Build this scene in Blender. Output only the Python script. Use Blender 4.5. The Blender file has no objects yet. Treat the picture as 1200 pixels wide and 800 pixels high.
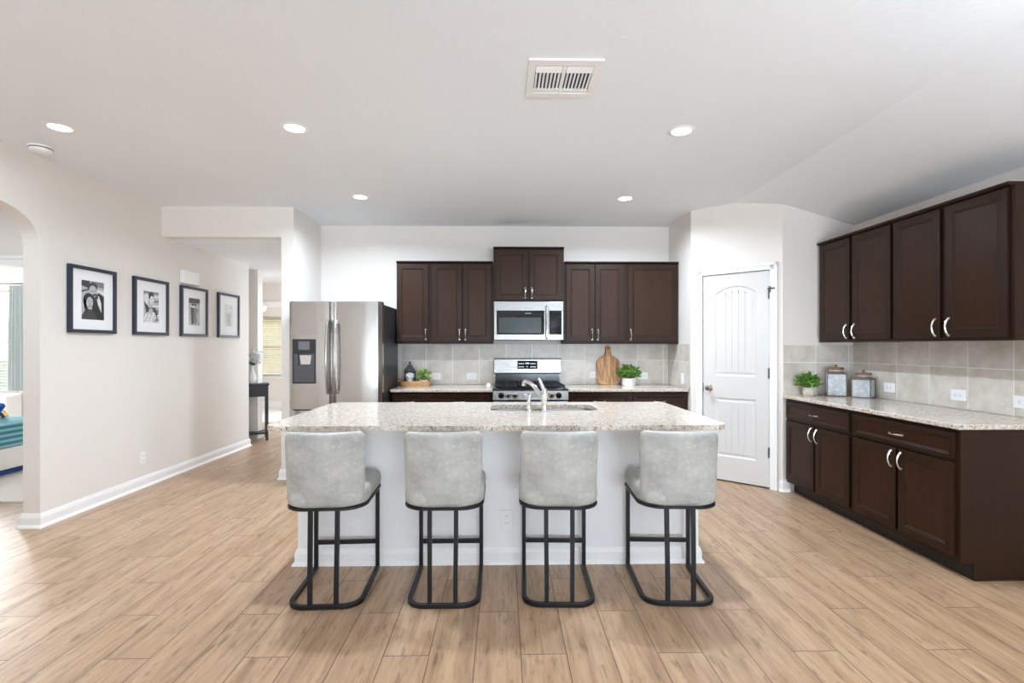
import bpy, bmesh, math, random
from mathutils import Vector, Matrix
C = bpy.context
SC = C.scene
R = math.radians
random.seed(7)

# ------------------------------------------------------------------ camera, world, exposure
cam_d = bpy.data.cameras.new('camera'); cam = bpy.data.objects.new('camera', cam_d)
SC.collection.objects.link(cam); SC.camera = cam
cam_d.sensor_width = 36.0; cam_d.lens = 36.0 * 590 / 1200; cam_d.shift_y = 0.005
cam_d.clip_start = 0.05; cam_d.clip_end = 200
cam.location = (0, 0, 1.345); cam.rotation_euler = (R(90), 0, R(-1.07))
SC.view_settings.view_transform = 'Standard'; SC.view_settings.look = 'None'
SC.view_settings.exposure = 0.06; SC.view_settings.gamma = 1.0
try: SC.view_settings.use_curve_mapping = False
except Exception: pass
LAMP_FRONT, LAMP_BACK, LAMP_WALL, LAMP_OTHER = 27.0, 31.5, 3.0, 5.0     # recessed lamps; the last is added living room fill
LAMP_TINT, DAY_TINT = (0.83, 0.955, 1.09), (0.82, 0.96, 1.12)
SC.cycles.diffuse_bounces = 7; SC.cycles.max_bounces = 12
world = bpy.data.worlds.new('sky'); SC.world = world; world.use_nodes = True
wn = world.node_tree; bg = wn.nodes['Background']
_tc = wn.nodes.new('ShaderNodeTexCoord'); _sx = wn.nodes.new('ShaderNodeSeparateXYZ')
_cr = wn.nodes.new('ShaderNodeValToRGB')
_cr.color_ramp.elements[0].position = 0.0; _cr.color_ramp.elements[0].color = (0.95, 0.97, 1, 1)
_cr.color_ramp.elements[1].position = 0.6; _cr.color_ramp.elements[1].color = (0.45, 0.66, 1, 1)
wn.links.new(_tc.outputs['Generated'], _sx.inputs[0]); wn.links.new(_sx.outputs['Z'], _cr.inputs[0])
wn.links.new(_cr.outputs[0], bg.inputs['Color']); bg.inputs['Strength'].default_value = 3.0

def area_light(name, loc, rot, sx, sy, power, color=(1, 1, 1), parent=None, shape='RECTANGLE', spread=180):
    d = bpy.data.lights.new(name, 'AREA'); d.shape = shape; d.size = sx
    if shape in ('RECTANGLE', 'ELLIPSE'): d.size_y = sy
    d.energy = power; d.color = color; d.spread = R(spread)
    o = bpy.data.objects.new(name, d); SC.collection.objects.link(o)
    o.location = loc; o.rotation_euler = rot
    if parent: o.parent = parent
    return o
# daylight entering at the living room windows behind the camera, plus upward-tilted lights added to brighten the ceiling
for wx, wk in ((-1.75, 36), (1.45, 158)):
    area_light('daylight', (wx, -4.42, 1.35), (R(90), 0, 0), 2.2, 1.9, 2, DAY_TINT)
    area_light('ceiling_uplight', (wx, -4.40, 0.9), (R(90 + 37), 0, 0), 2.2, 1.0, wk, DAY_TINT, spread=120)
area_light('daylight', (-2.9, 10.98, 1.36), (R(-90), 0, 0), 2.0, 1.2, 85, (0.92, 0.98, 1.04))      # study window
area_light('daylight', (-7.5, 7.30, 1.46), (R(-90), 0, 0), 0.9, 1.4, 85, (0.95, 0.98, 1.0))       # bedroom window
area_light('daylight', (0.9, 7.8, 1.3), (0, R(90), 0), 1.8, 1.8, 48, (0.78, 0.95, 1.14))          # unseen light filling the foyer and hall end; no glazing built here

sun_d = bpy.data.lights.new('sun', 'SUN'); sun_d.energy = 3.0; sun_d.angle = R(0.6); sun_d.color = (1.0, 0.96, 0.9)
sun = bpy.data.objects.new('sun', sun_d); SC.collection.objects.link(sun); sun.rotation_euler = (R(38), 0, R(-20))

# ------------------------------------------------------------------ materials
MATS = {}
def srgb(r, g, b):
    f = lambda v: (v / 255 / 12.92) if v / 255 <= 0.04045 else ((v / 255 + 0.055) / 1.055) ** 2.4
    return (f(r), f(g), f(b), 1)
class NT:
    def __init__(s, name):
        s.m = bpy.data.materials.new(name); s.m.use_nodes = True
        s.t = s.m.node_tree; s.n = s.t.nodes; s.b = s.n['Principled BSDF']; MATS[name] = s.m
    def node(s, typ, **kw):
        n = s.n.new(typ)
        for k, v in kw.items():
            if k.startswith('i_'): n.inputs[k[2:].replace('_', ' ')].default_value = v
            else: setattr(n, k, v)
        return n
    def link(s, a, b): s.t.links.new(a, b)
    def set(s, **kw):
        for k, v in kw.items(): s.b.inputs[k.replace('_', ' ')].default_value = v
        return s
    def math(s, op, a, b=None):
        n = s.n.new('ShaderNodeMath'); n.operation = op
        for i, v in enumerate((a, b)):
            if v is None: continue
            if isinstance(v, (int, float)): n.inputs[i].default_value = v
            else: s.link(v, n.inputs[i])
        return n.outputs[0]
    def mix(s, fac, a, b, blend='MIX'):
        n = s.n.new('ShaderNodeMix'); n.data_type = 'RGBA'; n.blend_type = blend
        for idx, v in ((0, fac), (6, a), (7, b)):
            if isinstance(v, (int, float, tuple)): n.inputs[idx].default_value = v
            else: s.link(v, n.inputs[idx])
        return n.outputs[2]
    def ramp(s, src, stops):
        n = s.n.new('ShaderNodeValToRGB'); e = n.color_ramp.elements
        while len(e) < len(stops): e.new(0.5)
        for i, (p, c) in enumerate(stops): e[i].position = p; e[i].color = c if len(c) == 4 else (*c, 1)
        s.link(src, n.inputs[0]); return n.outputs[0]
    def coord(s, scale=(1, 1, 1), rot=(0, 0, 0), loc=(0, 0, 0), kind='Object'):
        tc = s.n.new('ShaderNodeTexCoord'); mp = s.n.new('ShaderNodeMapping')
        mp.inputs['Scale'].default_value = scale; mp.inputs['Rotation'].default_value = rot
        mp.inputs['Location'].default_value = loc
        s.link(tc.outputs[kind], mp.inputs[0]); return mp.outputs[0]
    def noise(s, vec, scale, detail=4, rough=0.55, out=0):
        n = s.n.new('ShaderNodeTexNoise'); n.inputs['Scale'].default_value = scale
        n.inputs['Detail'].default_value = detail; n.inputs['Roughness'].default_value = rough
        s.link(vec, n.inputs['Vector']); return n.outputs[out]
    def bump(s, h, strength=0.2, dist=0.01):
        n = s.n.new('ShaderNodeBump'); n.inputs['Strength'].default_value = strength
        n.inputs['Distance'].default_value = dist; s.link(h, n.inputs['Height'])
        s.link(n.outputs[0], s.b.inputs['Normal'])
def plain(name, col, rough=0.5, metal=0.0, **kw):
    return NT(name).set(Base_Color=col, Roughness=rough, Metallic=metal, **kw).m

def paint(name, col, scale=60, strength=0.12, rough=0.6):
    k = NT(name); v = k.coord(); k.set(Roughness=rough)
    n = k.noise(v, 1.3, 2); k.link(k.mix(n, tuple(c * 0.985 for c in col[:3]) + (1,), col), k.b.inputs['Base Color'])
    k.bump(k.noise(v, scale, 3), strength, 0.004); return k.m
paint('wall_paint', srgb(234, 228, 221))
paint('ceiling_paint', srgb(241, 244, 247), 34, 0.3, 0.75)
paint('island_paint', srgb(244, 244, 244), 70, 0.08)
plain('trim_white', srgb(244, 243, 241), 0.35)
plain('door_white', srgb(216, 213, 209), 0.4)
plain('plastic_white', srgb(245, 244, 242), 0.35)
plain('dark_slot', srgb(30, 30, 30), 0.6)
plain('carpet_light', srgb(222, 218, 214), 0.95)

def floor_mat():
    k = NT('floor_planks'); tc = k.n.new('ShaderNodeTexCoord'); sx = k.n.new('ShaderNodeSeparateXYZ')
    k.link(tc.outputs['Object'], sx.inputs[0]); X, Y = sx.outputs[0], sx.outputs[1]
    u = k.math('DIVIDE', k.math('SUBTRACT', X, 0.08), 0.2)
    col = k.math('FLOOR', u); fu = k.math('SUBTRACT', u, col)
    v = k.math('DIVIDE', k.math('ADD', k.math('SUBTRACT', Y, 2.2), k.math('MULTIPLY', col, 0.355)), 1.065)
    row = k.math('FLOOR', v); fv = k.math('SUBTRACT', v, row)
    cmb = k.n.new('ShaderNodeCombineXYZ'); k.link(col, cmb.inputs[0]); k.link(row, cmb.inputs[1])
    wnz = k.n.new('ShaderNodeTexWhiteNoise'); wnz.noise_dimensions = '2D'; k.link(cmb.outputs[0], wnz.inputs['Vector'])
    # grain space: stretched along Y, shifted per plank
    off = k.n.new('ShaderNodeVectorMath'); off.operation = 'SCALE'; off.inputs['Scale'].default_value = 37.0
    k.link(wnz.outputs['Color'], off.inputs[0])
    add = k.n.new('ShaderNodeVectorMath'); add.operation = 'ADD'
    k.link(tc.outputs['Object'], add.inputs[0]); k.link(off.outputs[0], add.inputs[1])
    mp = k.n.new('ShaderNodeMapping'); mp.inputs['Scale'].default_value = (9, 0.75, 1); k.link(add.outputs[0], mp.inputs[0])
    mp2 = k.n.new('ShaderNodeMapping'); mp2.inputs['Scale'].default_value = (52, 3.2, 1); k.link(add.outputs[0], mp2.inputs[0])
    mp3 = k.n.new('ShaderNodeMapping'); mp3.inputs['Scale'].default_value = (17, 3.2, 1); k.link(add.outputs[0], mp3.inputs[0])
    g1 = k.noise(mp.outputs[0], 1.6, 5, 0.62); g2 = k.noise(mp2.outputs[0], 1.5, 4, 0.6); g3 = k.noise(mp3.outputs[0], 2.0, 4, 0.65)
    base = k.ramp(g1, [(0.28, srgb(152, 121, 93)), (0.48, srgb(182, 150, 119)), (0.72, srgb(202, 172, 141))])
    base = k.mix(k.math('MULTIPLY', wnz.outputs['Value'], 0.30), base, srgb(172, 142, 112))
    fine = k.ramp(g2, [(0.30, (0.70, 0.66, 0.62, 1)), (0.55, (1, 1, 1, 1))])
    base = k.mix(0.75, base, fine, 'MULTIPLY')
    streak = k.ramp(g3, [(0.56, (0, 0, 0, 1)), (0.68, (1, 1, 1, 1))])
    base = k.mix(k.math('MULTIPLY', streak, 0.6), base, srgb(108, 84, 62))
    du = k.math('MULTIPLY', k.math('MINIMUM', fu, k.math('SUBTRACT', 1.0, fu)), 0.2)
    dv = k.math('MULTIPLY', k.math('MINIMUM', fv, k.math('SUBTRACT', 1.0, fv)), 1.065)
    dist = k.math('MINIMUM', du, dv)
    seam = k.math('LESS_THAN', dist, 0.0024)
    base = k.mix(k.math('MULTIPLY', seam, 0.9), base, srgb(98, 74, 54))
    k.link(base, k.b.inputs['Base Color'])
    k.link(k.ramp(g2, [(0.2, (0.42, 0.42, 0.42, 1)), (0.8, (0.30, 0.30, 0.30, 1))]), k.b.inputs['Roughness'])
    k.bump(k.math('SUBTRACT', k.math('MULTIPLY', g2, 0.4), seam), 0.15, 0.002)
floor_mat()

def granite():
    k = NT('granite'); v = k.coord()
    n1 = k.noise(v, 42, 5, 0.65); n2 = k.noise(v, 70, 3, 0.6); n3 = k.noise(v, 7, 3)
    c = k.ramp(n1, [(0.30, srgb(176, 162, 148)), (0.5, srgb(214, 202, 188)), (0.68, srgb(230, 222, 212))])
    c = k.mix(k.math('MULTIPLY', k.ramp(n3, [(0.45, (0, 0, 0, 1)), (0.7, (1, 1, 1, 1))]), 0.3), c, srgb(206, 180, 160))
    c = k.mix(k.math('MULTIPLY', k.ramp(n2, [(0.56, (0, 0, 0, 1)), (0.64, (1, 1, 1, 1))]), 0.75), c, srgb(150, 140, 132))
    vo = k.n.new('ShaderNodeTexVoronoi'); vo.inputs['Scale'].default_value = 75; k.link(v, vo.inputs['Vector'])
    n4 = k.noise(v, 30, 2)
    spot = k.math('MULTIPLY', k.math('LESS_THAN', vo.outputs['Distance'], 0.30), k.math('GREATER_THAN', n4, 0.545))
    c = k.mix(k.math('MULTIPLY', spot, 0.85), c, srgb(84, 76, 72))
    vo2 = k.n.new('ShaderNodeTexVoronoi'); vo2.inputs['Scale'].default_value = 48; k.link(v, vo2.inputs['Vector'])
    sp2 = k.math('MULTIPLY', k.math('LESS_THAN', vo2.outputs['Distance'], 0.22), k.math('GREATER_THAN', k.noise(v, 22, 2), 0.57))
    c = k.mix(sp2, c, srgb(52, 46, 44))
    k.link(c, k.b.inputs['Base Color']); k.set(Roughness=0.12, IOR=1.5)
granite()

def tile(name, axis, u0, v0, su, sv):
    """stone tile with light joints; axis = which world axis runs along the wall"""
    k = NT(name); tc = k.n.new('ShaderNodeTexCoord'); sx = k.n.new('ShaderNodeSeparateXYZ')
    k.link(tc.outputs['Object'], sx.inputs[0]); U, Z = sx.outputs[axis], sx.outputs[2]
    u = k.math('DIVIDE', k.math('SUBTRACT', U, u0), su); w = k.math('DIVIDE', k.math('SUBTRACT', Z, v0), sv)
    fu = k.math('FRACT', k.math('ADD', u, 20.0)); fw = k.math('FRACT', k.math('ADD', w, 20.0))
    cu = k.math('FLOOR', u); cw = k.math('FLOOR', w)
    cmb = k.n.new('ShaderNodeCombineXYZ'); k.link(cu, cmb.inputs[0]); k.link(cw, cmb.inputs[1])
    wnz = k.n.new('ShaderNodeTexWhiteNoise'); wnz.noise_dimensions = '2D'; k.link(cmb.outputs[0], wnz.inputs['Vector'])
    off = k.n.new('ShaderNodeVectorMath'); off.operation = 'SCALE'; off.inputs['Scale'].default_value = 11.0
    k.link(wnz.outputs['Color'], off.inputs[0])
    add = k.n.new('ShaderNodeVectorMath'); add.operation = 'ADD'
    k.link(tc.outputs['Object'], add.inputs[0]); k.link(off.outputs[0], add.inputs[1])
    n1 = k.noise(add.outputs[0], 4.5, 6, 0.65); n2 = k.noise(add.outputs[0], 16, 5, 0.7)
    c = k.ramp(n1, [(0.32, srgb(192, 183, 170)), (0.52, srgb(214, 206, 195)), (0.7, srgb(230, 224, 215))])
    c = k.mix(k.math('MULTIPLY', k.ramp(n2, [(0.5, (0, 0, 0, 1)), (0.75, (1, 1, 1, 1))]), 0.4), c, srgb(196, 186, 173))
    c = k.mix(k.math('MULTIPLY', wnz.outputs['Value'], 0.18), c, srgb(206, 197, 186))
    du = k.math('MULTIPLY', k.math('MINIMUM', fu, k.math('SUBTRACT', 1.0, fu)), su)
    dv = k.math('MULTIPLY', k.math('MINIMUM', fw, k.math('SUBTRACT', 1.0, fw)), sv)
    g = k.math('LESS_THAN', k.math('MINIMUM', du, dv), 0.0026)
    c = k.mix(g, c, srgb(248, 246, 242))
    k.link(c, k.b.inputs['Base Color']); k.set(Roughness=0.3)
    k.bump(k.math('SUBTRACT', 1.0, g), 0.3, 0.002)
tile('tile_back', 0, -0.894, 1.185, 0.310, 0.305)
tile('tile_side', 1, 5.255, 1.185, 0.305, 0.305)
tile('tile_right', 1, 4.425, 1.197, 0.318, 0.305)
tile('tile_corner', 0, 2.909, 1.197, 0.308, 0.305)

def wood_dark(name, c1, c2, rough=0.3, vert=True):
    k = NT(name); v = k.coord((14, 14, 1.2) if vert else (1.2, 14, 14)); v2 = k.coord((2.2, 2.2, 1.1))
    g = k.noise(v, 2.5, 5, 0.6); b = k.noise(v2, 2.3, 3)
    c = k.mix(g, c1, c2); c = k.mix(k.math('MULTIPLY', b, 0.55), c, tuple(x * 0.6 for x in c1[:3]) + (1,))
    k.link(c, k.b.inputs['Base Color']); k.set(Roughness=rough, Specular_IOR_Level=0.22)
wood_dark('espresso_wood', srgb(40, 24, 14), srgb(57, 36, 22), 0.4)
wood_dark('espresso_panel', srgb(45, 26, 15), srgb(67, 41, 25), 0.36)
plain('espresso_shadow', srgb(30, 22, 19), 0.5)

def steel(name, col, rough=0.28, vert=True):
    k = NT(name); v = k.coord((180, 180, 1.5) if vert else (1.5, 180, 180))
    n = k.noise(v, 1.0, 3)
    k.link(k.ramp(n, [(0.3, (rough * 0.75,) * 3 + (1,)), (0.7, (rough * 1.2,) * 3 + (1,))]), k.b.inputs['Roughness'])
    k.set(Base_Color=col, Metallic=1.0)
    if vert: k.bump(k.noise(k.coord((6, 6, 0.35)), 1.0, 1), 0.35, 0.006)
steel('stainless', srgb(196, 191, 186), 0.22)
steel('stainless_flat', srgb(146, 144, 141), 0.3, False)
plain('handle_steel', srgb(182, 180, 177), 0.24, 1.0)
plain('display_black', srgb(10, 10, 11), 0.45, Specular_IOR_Level=0.15)
plain('chrome', srgb(225, 225, 226), 0.08, 1.0)
plain('nickel', srgb(208, 202, 194), 0.22, 1.0)
plain('hinge_metal', srgb(104, 101, 98), 0.35, 1.0)
plain('black_metal', srgb(24, 25, 28), 0.42, 0.3)
plain('black_glass', srgb(12, 13, 14), 0.05)
plain('grey_glass', srgb(60, 66, 66), 0.12)
plain('black_enamel', srgb(14, 14, 15), 0.18)
plain('cast_iron', srgb(26, 26, 27), 0.55, 0.2)
plain('fridge_side', srgb(62, 64, 68), 0.42, 0.4)
plain('dispenser_grey', srgb(88, 88, 90), 0.35, 0.3)
plain('dispenser_dark', srgb(46, 46, 49), 0.25)
plain('screen_grey', srgb(110, 112, 116), 0.2)
plain('frame_navy', srgb(40, 46, 62), 0.4)
plain('mat_board', srgb(244, 244, 244), 0.8)
plain('lantern_black', srgb(16, 16, 17), 0.65)
plain('candle_wax', srgb(240, 236, 226), 0.5)
plain('ceramic_white', srgb(240, 239, 236), 0.35)
plain('soil', srgb(60, 45, 35), 0.9)
plain('table_black', srgb(38, 38, 40), 0.45)
plain('bed_white', srgb(242, 242, 243), 0.5)
plain('toy_blue', srgb(20, 90, 190), 0.5)
plain('toy_yellow', srgb(240, 200, 60), 0.5)
plain('storage_blue', srgb(30, 80, 150), 0.6)
plain('curtain_grey', srgb(186, 194, 194), 0.9)
plain('panel_grey', srgb(206, 208, 212), 0.6)
def blind(name, col):
    k = NT(name); k.set(Base_Color=col, Roughness=0.5); t = k.n.new('ShaderNodeBsdfTranslucent'); t.inputs['Color'].default_value = col
    mx = k.n.new('ShaderNodeMixShader'); mx.inputs[0].default_value = 0.55
    k.link(k.b.outputs[0], mx.inputs[1]); k.link(t.outputs[0], mx.inputs[2]); k.link(mx.outputs[0], k.n['Material Output'].inputs['Surface'])
blind('blind_white', srgb(245, 243, 238)); blind('blind_wood', srgb(247, 238, 220))
plain('lawn_green', srgb(86, 120, 52), 0.95)
plain('stem_green', srgb(70, 92, 44), 0.7)
plain('petal_white', srgb(240, 240, 238), 0.7)
plain('roof_brown', srgb(110, 92, 80), 0.9)
for nm, c in (('photo_white', 226), ('photo_light', 186), ('photo_mid', 128), ('photo_dark', 66), ('photo_black', 34)):
    plain(nm, srgb(c, c, c), 0.5)

def leather():
    k = NT('stool_leather'); v = k.coord()
    n1 = k.noise(v, 9, 5, 0.62); n2 = k.noise(v, 34, 4, 0.7)
    c = k.ramp(n1, [(0.3, srgb(150, 150, 145)), (0.55, srgb(174, 174, 168)), (0.75, srgb(192, 192, 186))])
    c = k.mix(k.math('MULTIPLY', k.ramp(n2, [(0.55, (0, 0, 0, 1)), (0.72, (1, 1, 1, 1))]), 0.45), c, srgb(208, 207, 201))
    k.link(c, k.b.inputs['Base Color']); k.set(Roughness=0.5)
    k.bump(k.noise(v, 120, 3), 0.12, 0.002)
leather()
def leaf(name, a, b):
    k = NT(name); v = k.coord(); k.link(k.mix(k.noise(v, 40, 2), a, b), k.b.inputs['Base Color']); k.set(Roughness=0.5)
leaf('leaf_green', srgb(58, 110, 32), srgb(128, 172, 70))
leaf('leaf_lime', srgb(96, 140, 40), srgb(172, 196, 92))
leaf('hedge_green', srgb(30, 78, 34), srgb(86, 140, 66))
def mottled(name, a, b, scale, rough=0.6, metal=0.0, coords=(1, 1, 1)):
    k = NT(name); v = k.coord(coords); n = k.noise(v, scale, 5, 0.65)
    k.link(k.ramp(n, [(0.35, a), (0.65, b)]), k.b.inputs['Base Color']); k.set(Roughness=rough, Metallic=metal)
mottled('galvanized', srgb(172, 178, 181), srgb(208, 212, 213), 26, 0.5, 0.15)
mottled('rust_edge', srgb(96, 84, 74), srgb(136, 122, 106), 40, 0.6, 0.3)
mottled('lid_wood', srgb(120, 84, 58), srgb(158, 118, 86), 14, 0.5, 0, (1, 6, 6))
mottled('acacia_wood', srgb(138, 84, 44), srgb(222, 172, 116), 3, 0.4, 0, (15, 15, 1.0))
mottled('pot_speckle', srgb(196, 184, 168), srgb(226, 218, 206), 70, 0.7)
mottled('wicker', srgb(168, 120, 70), srgb(222, 180, 126), 60, 0.7)
mottled('house_brick', srgb(216, 190, 150), srgb(240, 222, 190), 6, 0.9)
def blanket():
    k = NT('blanket_teal'); tc = k.n.new('ShaderNodeTexCoord'); sx = k.n.new('ShaderNodeSeparateXYZ')
    k.link(tc.outputs['Object'], sx.inputs[0])
    w = k.math('FRACT', k.math('MULTIPLY', sx.outputs[2], 18.0))
    c = k.ramp(w, [(0.0, srgb(34, 110, 130)), (0.35, srgb(70, 150, 166)), (0.6, srgb(160, 206, 216)), (1.0, srgb(60, 140, 160))])
    k.link(c, k.b.inputs['Base Color']); k.set(Roughness=0.85)
blanket()
def emis(name, col, s):
    k = NT(name); k.set(Base_Color=(1, 1, 1, 1), Emission_Color=col, Emission_Strength=s)
emis('lamp_lens', (1, 0.985, 0.96, 1), 9.0)
emis('globe_lit', (1, 0.98, 0.95, 1), 3.0)
emis('display_dim', (0.8, 0.9, 1, 1), 0.35)
def pane():
    k = NT('window_glass'); tr = k.n.new('ShaderNodeBsdfTransparent'); gl = k.n.new('ShaderNodeBsdfGlossy')
    gl.inputs['Roughness'].default_value = 0.02; mx = k.n.new('ShaderNodeMixShader'); mx.inputs[0].default_value = 0.06
    k.link(tr.outputs[0], mx.inputs[1]); k.link(gl.outputs[0], mx.inputs[2])
    k.link(mx.outputs[0], k.n['Material Output'].inputs['Surface'])
pane()

# ------------------------------------------------------------------ mesh builder
class B:
    def __init__(s): s.v = []; s.f = []; s.mi = []
    def add(s, verts, faces, mi=0):
        o = len(s.v); s.v += [tuple(p) for p in verts]
        s.f += [tuple(i + o for i in f) for f in faces]; s.mi += [mi] * len(faces); return s
    def box(s, x0, x1, y0, y1, z0, z1, mi=0):
        x0, x1 = sorted((x0, x1)); y0, y1 = sorted((y0, y1)); z0, z1 = sorted((z0, z1))
        return s.add([(x0, y0, z0), (x1, y0, z0), (x1, y1, z0), (x0, y1, z0), (x0, y0, z1), (x1, y0, z1), (x1, y1, z1), (x0, y1, z1)],
              [(0, 3, 2, 1), (4, 5, 6, 7), (0, 1, 5, 4), (1, 2, 6, 5), (2, 3, 7, 6), (3, 0, 4, 7)], mi)
    def prism(s, poly, a0, a1, axis=2, mi=0):
        """polygon extruded along axis. axis 2: poly=(x,y); axis 1: poly=(x,z); axis 0: poly=(y,z)"""
        n = len(poly)
        mk = {2: lambda p, a: (p[0], p[1], a), 1: lambda p, a: (p[0], a, p[1]), 0: lambda p, a: (a, p[0], p[1])}[axis]
        v = [mk(p, a0) for p in poly] + [mk(p, a1) for p in poly]
        f = [tuple(range(n - 1, -1, -1)), tuple(range(n, 2 * n))] + [(i, (i + 1) % n, n + (i + 1) % n, n + i) for i in range(n)]
        return s.add(v, f, mi)
    def loft(s, rings, cap=True, closed=False, mi=0):
        n = len(rings[0]); v = [p for r in rings for p in r]; f = []
        m = len(rings)
        for j in range(m if closed else m - 1):
            a, b = j * n, ((j + 1) % m) * n
            f += [(a + i, a + (i + 1) % n, b + (i + 1) % n, b + i) for i in range(n)]
        if cap and not closed: f += [tuple(range(n - 1, -1, -1)), tuple(range((m - 1) * n, m * n))]
        return s.add(v, f, mi)
    def lathe(s, prof, c=(0, 0, 0), n=24, axis=2, mi=0):
        rings = []
        for r, h in prof:
            ring = []
            for i in range(n):
                a = 2 * math.pi * i / n; p, q = r * math.cos(a), r * math.sin(a)
                ring.append({2: (c[0] + p, c[1] + q, c[2] + h), 1: (c[0] + p, c[1] + h, c[2] + q), 0: (c[0] + h, c[1] + p, c[2] + q)}[axis])
            rings.append(ring)
        return s.loft(rings, True, False, mi)
    def cyl(s, c, r, h, n=20, axis=2, mi=0): return s.lathe([(r, 0), (r, h)], c, n, axis, mi)
    def tube(s, pts, r, n=10, closed=False, square=False, up=None, mi=0):
        P = [Vector(p) for p in pts]; rings = []; m = len(P); prev = None
        rr = r if isinstance(r, (list, tuple)) else [r] * m
        for i in range(m):
            if closed: t = (P[(i + 1) % m] - P[i - 1]).normalized()
            else: t = (P[min(i + 1, m - 1)] - P[max(i - 1, 0)]).normalized()
            if prev is None:
                u = Vector(up) if up else (Vector((0, 0, 1)) if abs(t.z) < 0.9 else Vector((0, 1, 0)))
            else: u = prev
            u = (u - t * u.dot(t)).normalized(); w = t.cross(u); prev = u
            k = 4 if square else n
            ring = []
            for j in range(k):
                a = 2 * math.pi * j / k + (math.pi / 4 if square else 0)
                q = rr[i] * (math.sqrt(2) if square else 1)
                if square and 0 < i < m - 1:      # keep the wall thickness in mitred bends
                    pass
                ring.append(P[i] + u * (q * math.cos(a)) + w * (q * math.sin(a)))
            rings.append(ring)
        return s.loft(rings, True, closed, mi)
    def moved(s, M):
        s.v = [tuple(M @ Vector(p)) for p in s.v]; return s
    def obj(s, name, mats, parent=None, loc=None, rotz=0, bevel=0, seg=2, smooth=False, kind=None):
        me = bpy.data.meshes.new(name); me.from_pydata(s.v, [], s.f)
        ml = mats if isinstance(mats, (list, tuple)) else [mats]
        for m in ml: me.materials.append(MATS[m])
        for p, i in zip(me.polygons, s.mi): p.material_index = i
        bm = bmesh.new(); bm.from_mesh(me); bmesh.ops.recalc_face_normals(bm, faces=bm.faces); bm.to_mesh(me); bm.free()
        o = bpy.data.objects.new(name, me); SC.collection.objects.link(o)
        if parent: o.parent = parent
        if loc: o.location = loc
        if rotz: o.rotation_euler[2] = rotz
        if bevel:
            md = o.modifiers.new('bevel', 'BEVEL'); md.width = bevel; md.segments = seg; md.limit_method = 'ANGLE'; md.angle_limit = R(40)
            smooth = True
        if smooth:
            me.shade_smooth()
            try: me.set_sharp_from_angle(angle=R(38))
            except Exception: pass
        if kind: o['kind'] = kind
        return o
def tag(o, label, cat, group=None, kind=None):
    o['label'] = label; o['category'] = cat
    if group: o['group'] = group
    if kind: o['kind'] = kind
    return o
def thing(name, label, cat, loc=(0, 0, 0), rotz=0, group=None):
    o = bpy.data.objects.new(name, None); SC.collection.objects.link(o); o.empty_display_size = 0.1
    o.location = loc; o.rotation_euler = (0, 0, rotz); return tag(o, label, cat, group)
def dup(root, loc, rotz=None, label=None, group=None):
    r = root.copy(); SC.collection.objects.link(r); r.location = loc
    if rotz is not None: r.rotation_euler = (0, 0, rotz)
    if label: r['label'] = label
    if group: r['group'] = group
    def rec(src, dst):
        for ch in list(src.children):
            c = ch.copy(); SC.collection.objects.link(c); c.parent = dst; rec(ch, c)
    rec(root, r); return r
def struct(b, name, mats, **kw): return b.obj(name, mats, kind='structure', **kw)
def arc(cx, cy, r, a0, a1, n=8): return [(cx + r * math.cos(R(a0 + (a1 - a0) * i / n)), cy + r * math.sin(R(a0 + (a1 - a0) * i / n))) for i in range(n + 1)]
def rrect(x0, x1, y0, y1, r, n=6):
    return arc(x1 - r, y1 - r, r, 0, 90, n) + arc(x0 + r, y1 - r, r, 90, 180, n) + arc(x0 + r, y0 + r, r, 180, 270, n) + arc(x1 - r, y0 + r, r, 270, 360, n)
def sup(hw, hd, e, n=40):
    out = []
    for i in range(n):
        a = 2 * math.pi * i / n; c, s_ = math.cos(a), math.sin(a)
        out.append((hw * math.copysign(abs(c) ** (2 / e), c), hd * math.copysign(abs(s_) ** (2 / e), s_)))
    return out

# ------------------------------------------------------------------ room shell
HC = 2.76
struct(B().box(-9, 5, -6, 9.0, -0.12, 0), 'floor', 'floor_planks')
struct(B().box(-8.4, -3.6, 4.42, 7.4, 0.0005, 0.012), 'floor_bedroom', 'carpet_light')
struct(B().box(-7.0, -0.5, 9.0, 11.1, -0.12, 0.008), 'floor_study', 'carpet_light')
# kitchen and living room ceiling: flat, then sloping down to the wall on the counter side
struct(B().prism([(-3.565, HC), (2.29, HC), (2.29, HC + 0.12), (-3.565, HC + 0.12)], -4.6, 6.04, 1), 'ceiling', 'ceiling_paint')
struct(B().prism([(2.29, HC), (3.40, 2.437), (3.40, 2.56), (2.29, HC + 0.12)], -4.6, 6.04, 1), 'ceiling_slope', 'ceiling_paint')
struct(B().box(-2.245, 3.4, 5.92, 6.04, 0, HC), 'wall_back', 'wall_paint')
struct(B().box(3.27, 3.40, -4.6, 6.04, 0, 2.60), 'wall_right', 'wall_paint')
# left wall with the arched opening
AY0, AY1, ASP, ARI = 2.55, 3.81, 2.03, 0.335
b = B().box(-3.565, -3.44, -4.6, AY0, 0, HC).box(-3.565, -3.44, AY1, 6.89, 0, HC)
ca, ha = (AY0 + AY1) / 2, (AY1 - AY0) / 2
pts = []
for i in range(33):
    a = math.pi * i / 32; c_, s_ = math.cos(a), math.sin(a)
    pts.append((ca - ha * math.copysign(abs(c_) ** (2 / 3), c_), ASP + ARI * abs(s_) ** (2 / 3)))
for i in range(32):
    (ya, za), (yb, zb) = pts[i], pts[i + 1]
    if yb - ya > 1e-5: b.prism([(ya, za), (yb, zb), (yb, HC), (ya, HC)], -3.565, -3.44, 0)
struct(b, 'wall_left', 'wall_paint')
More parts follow.
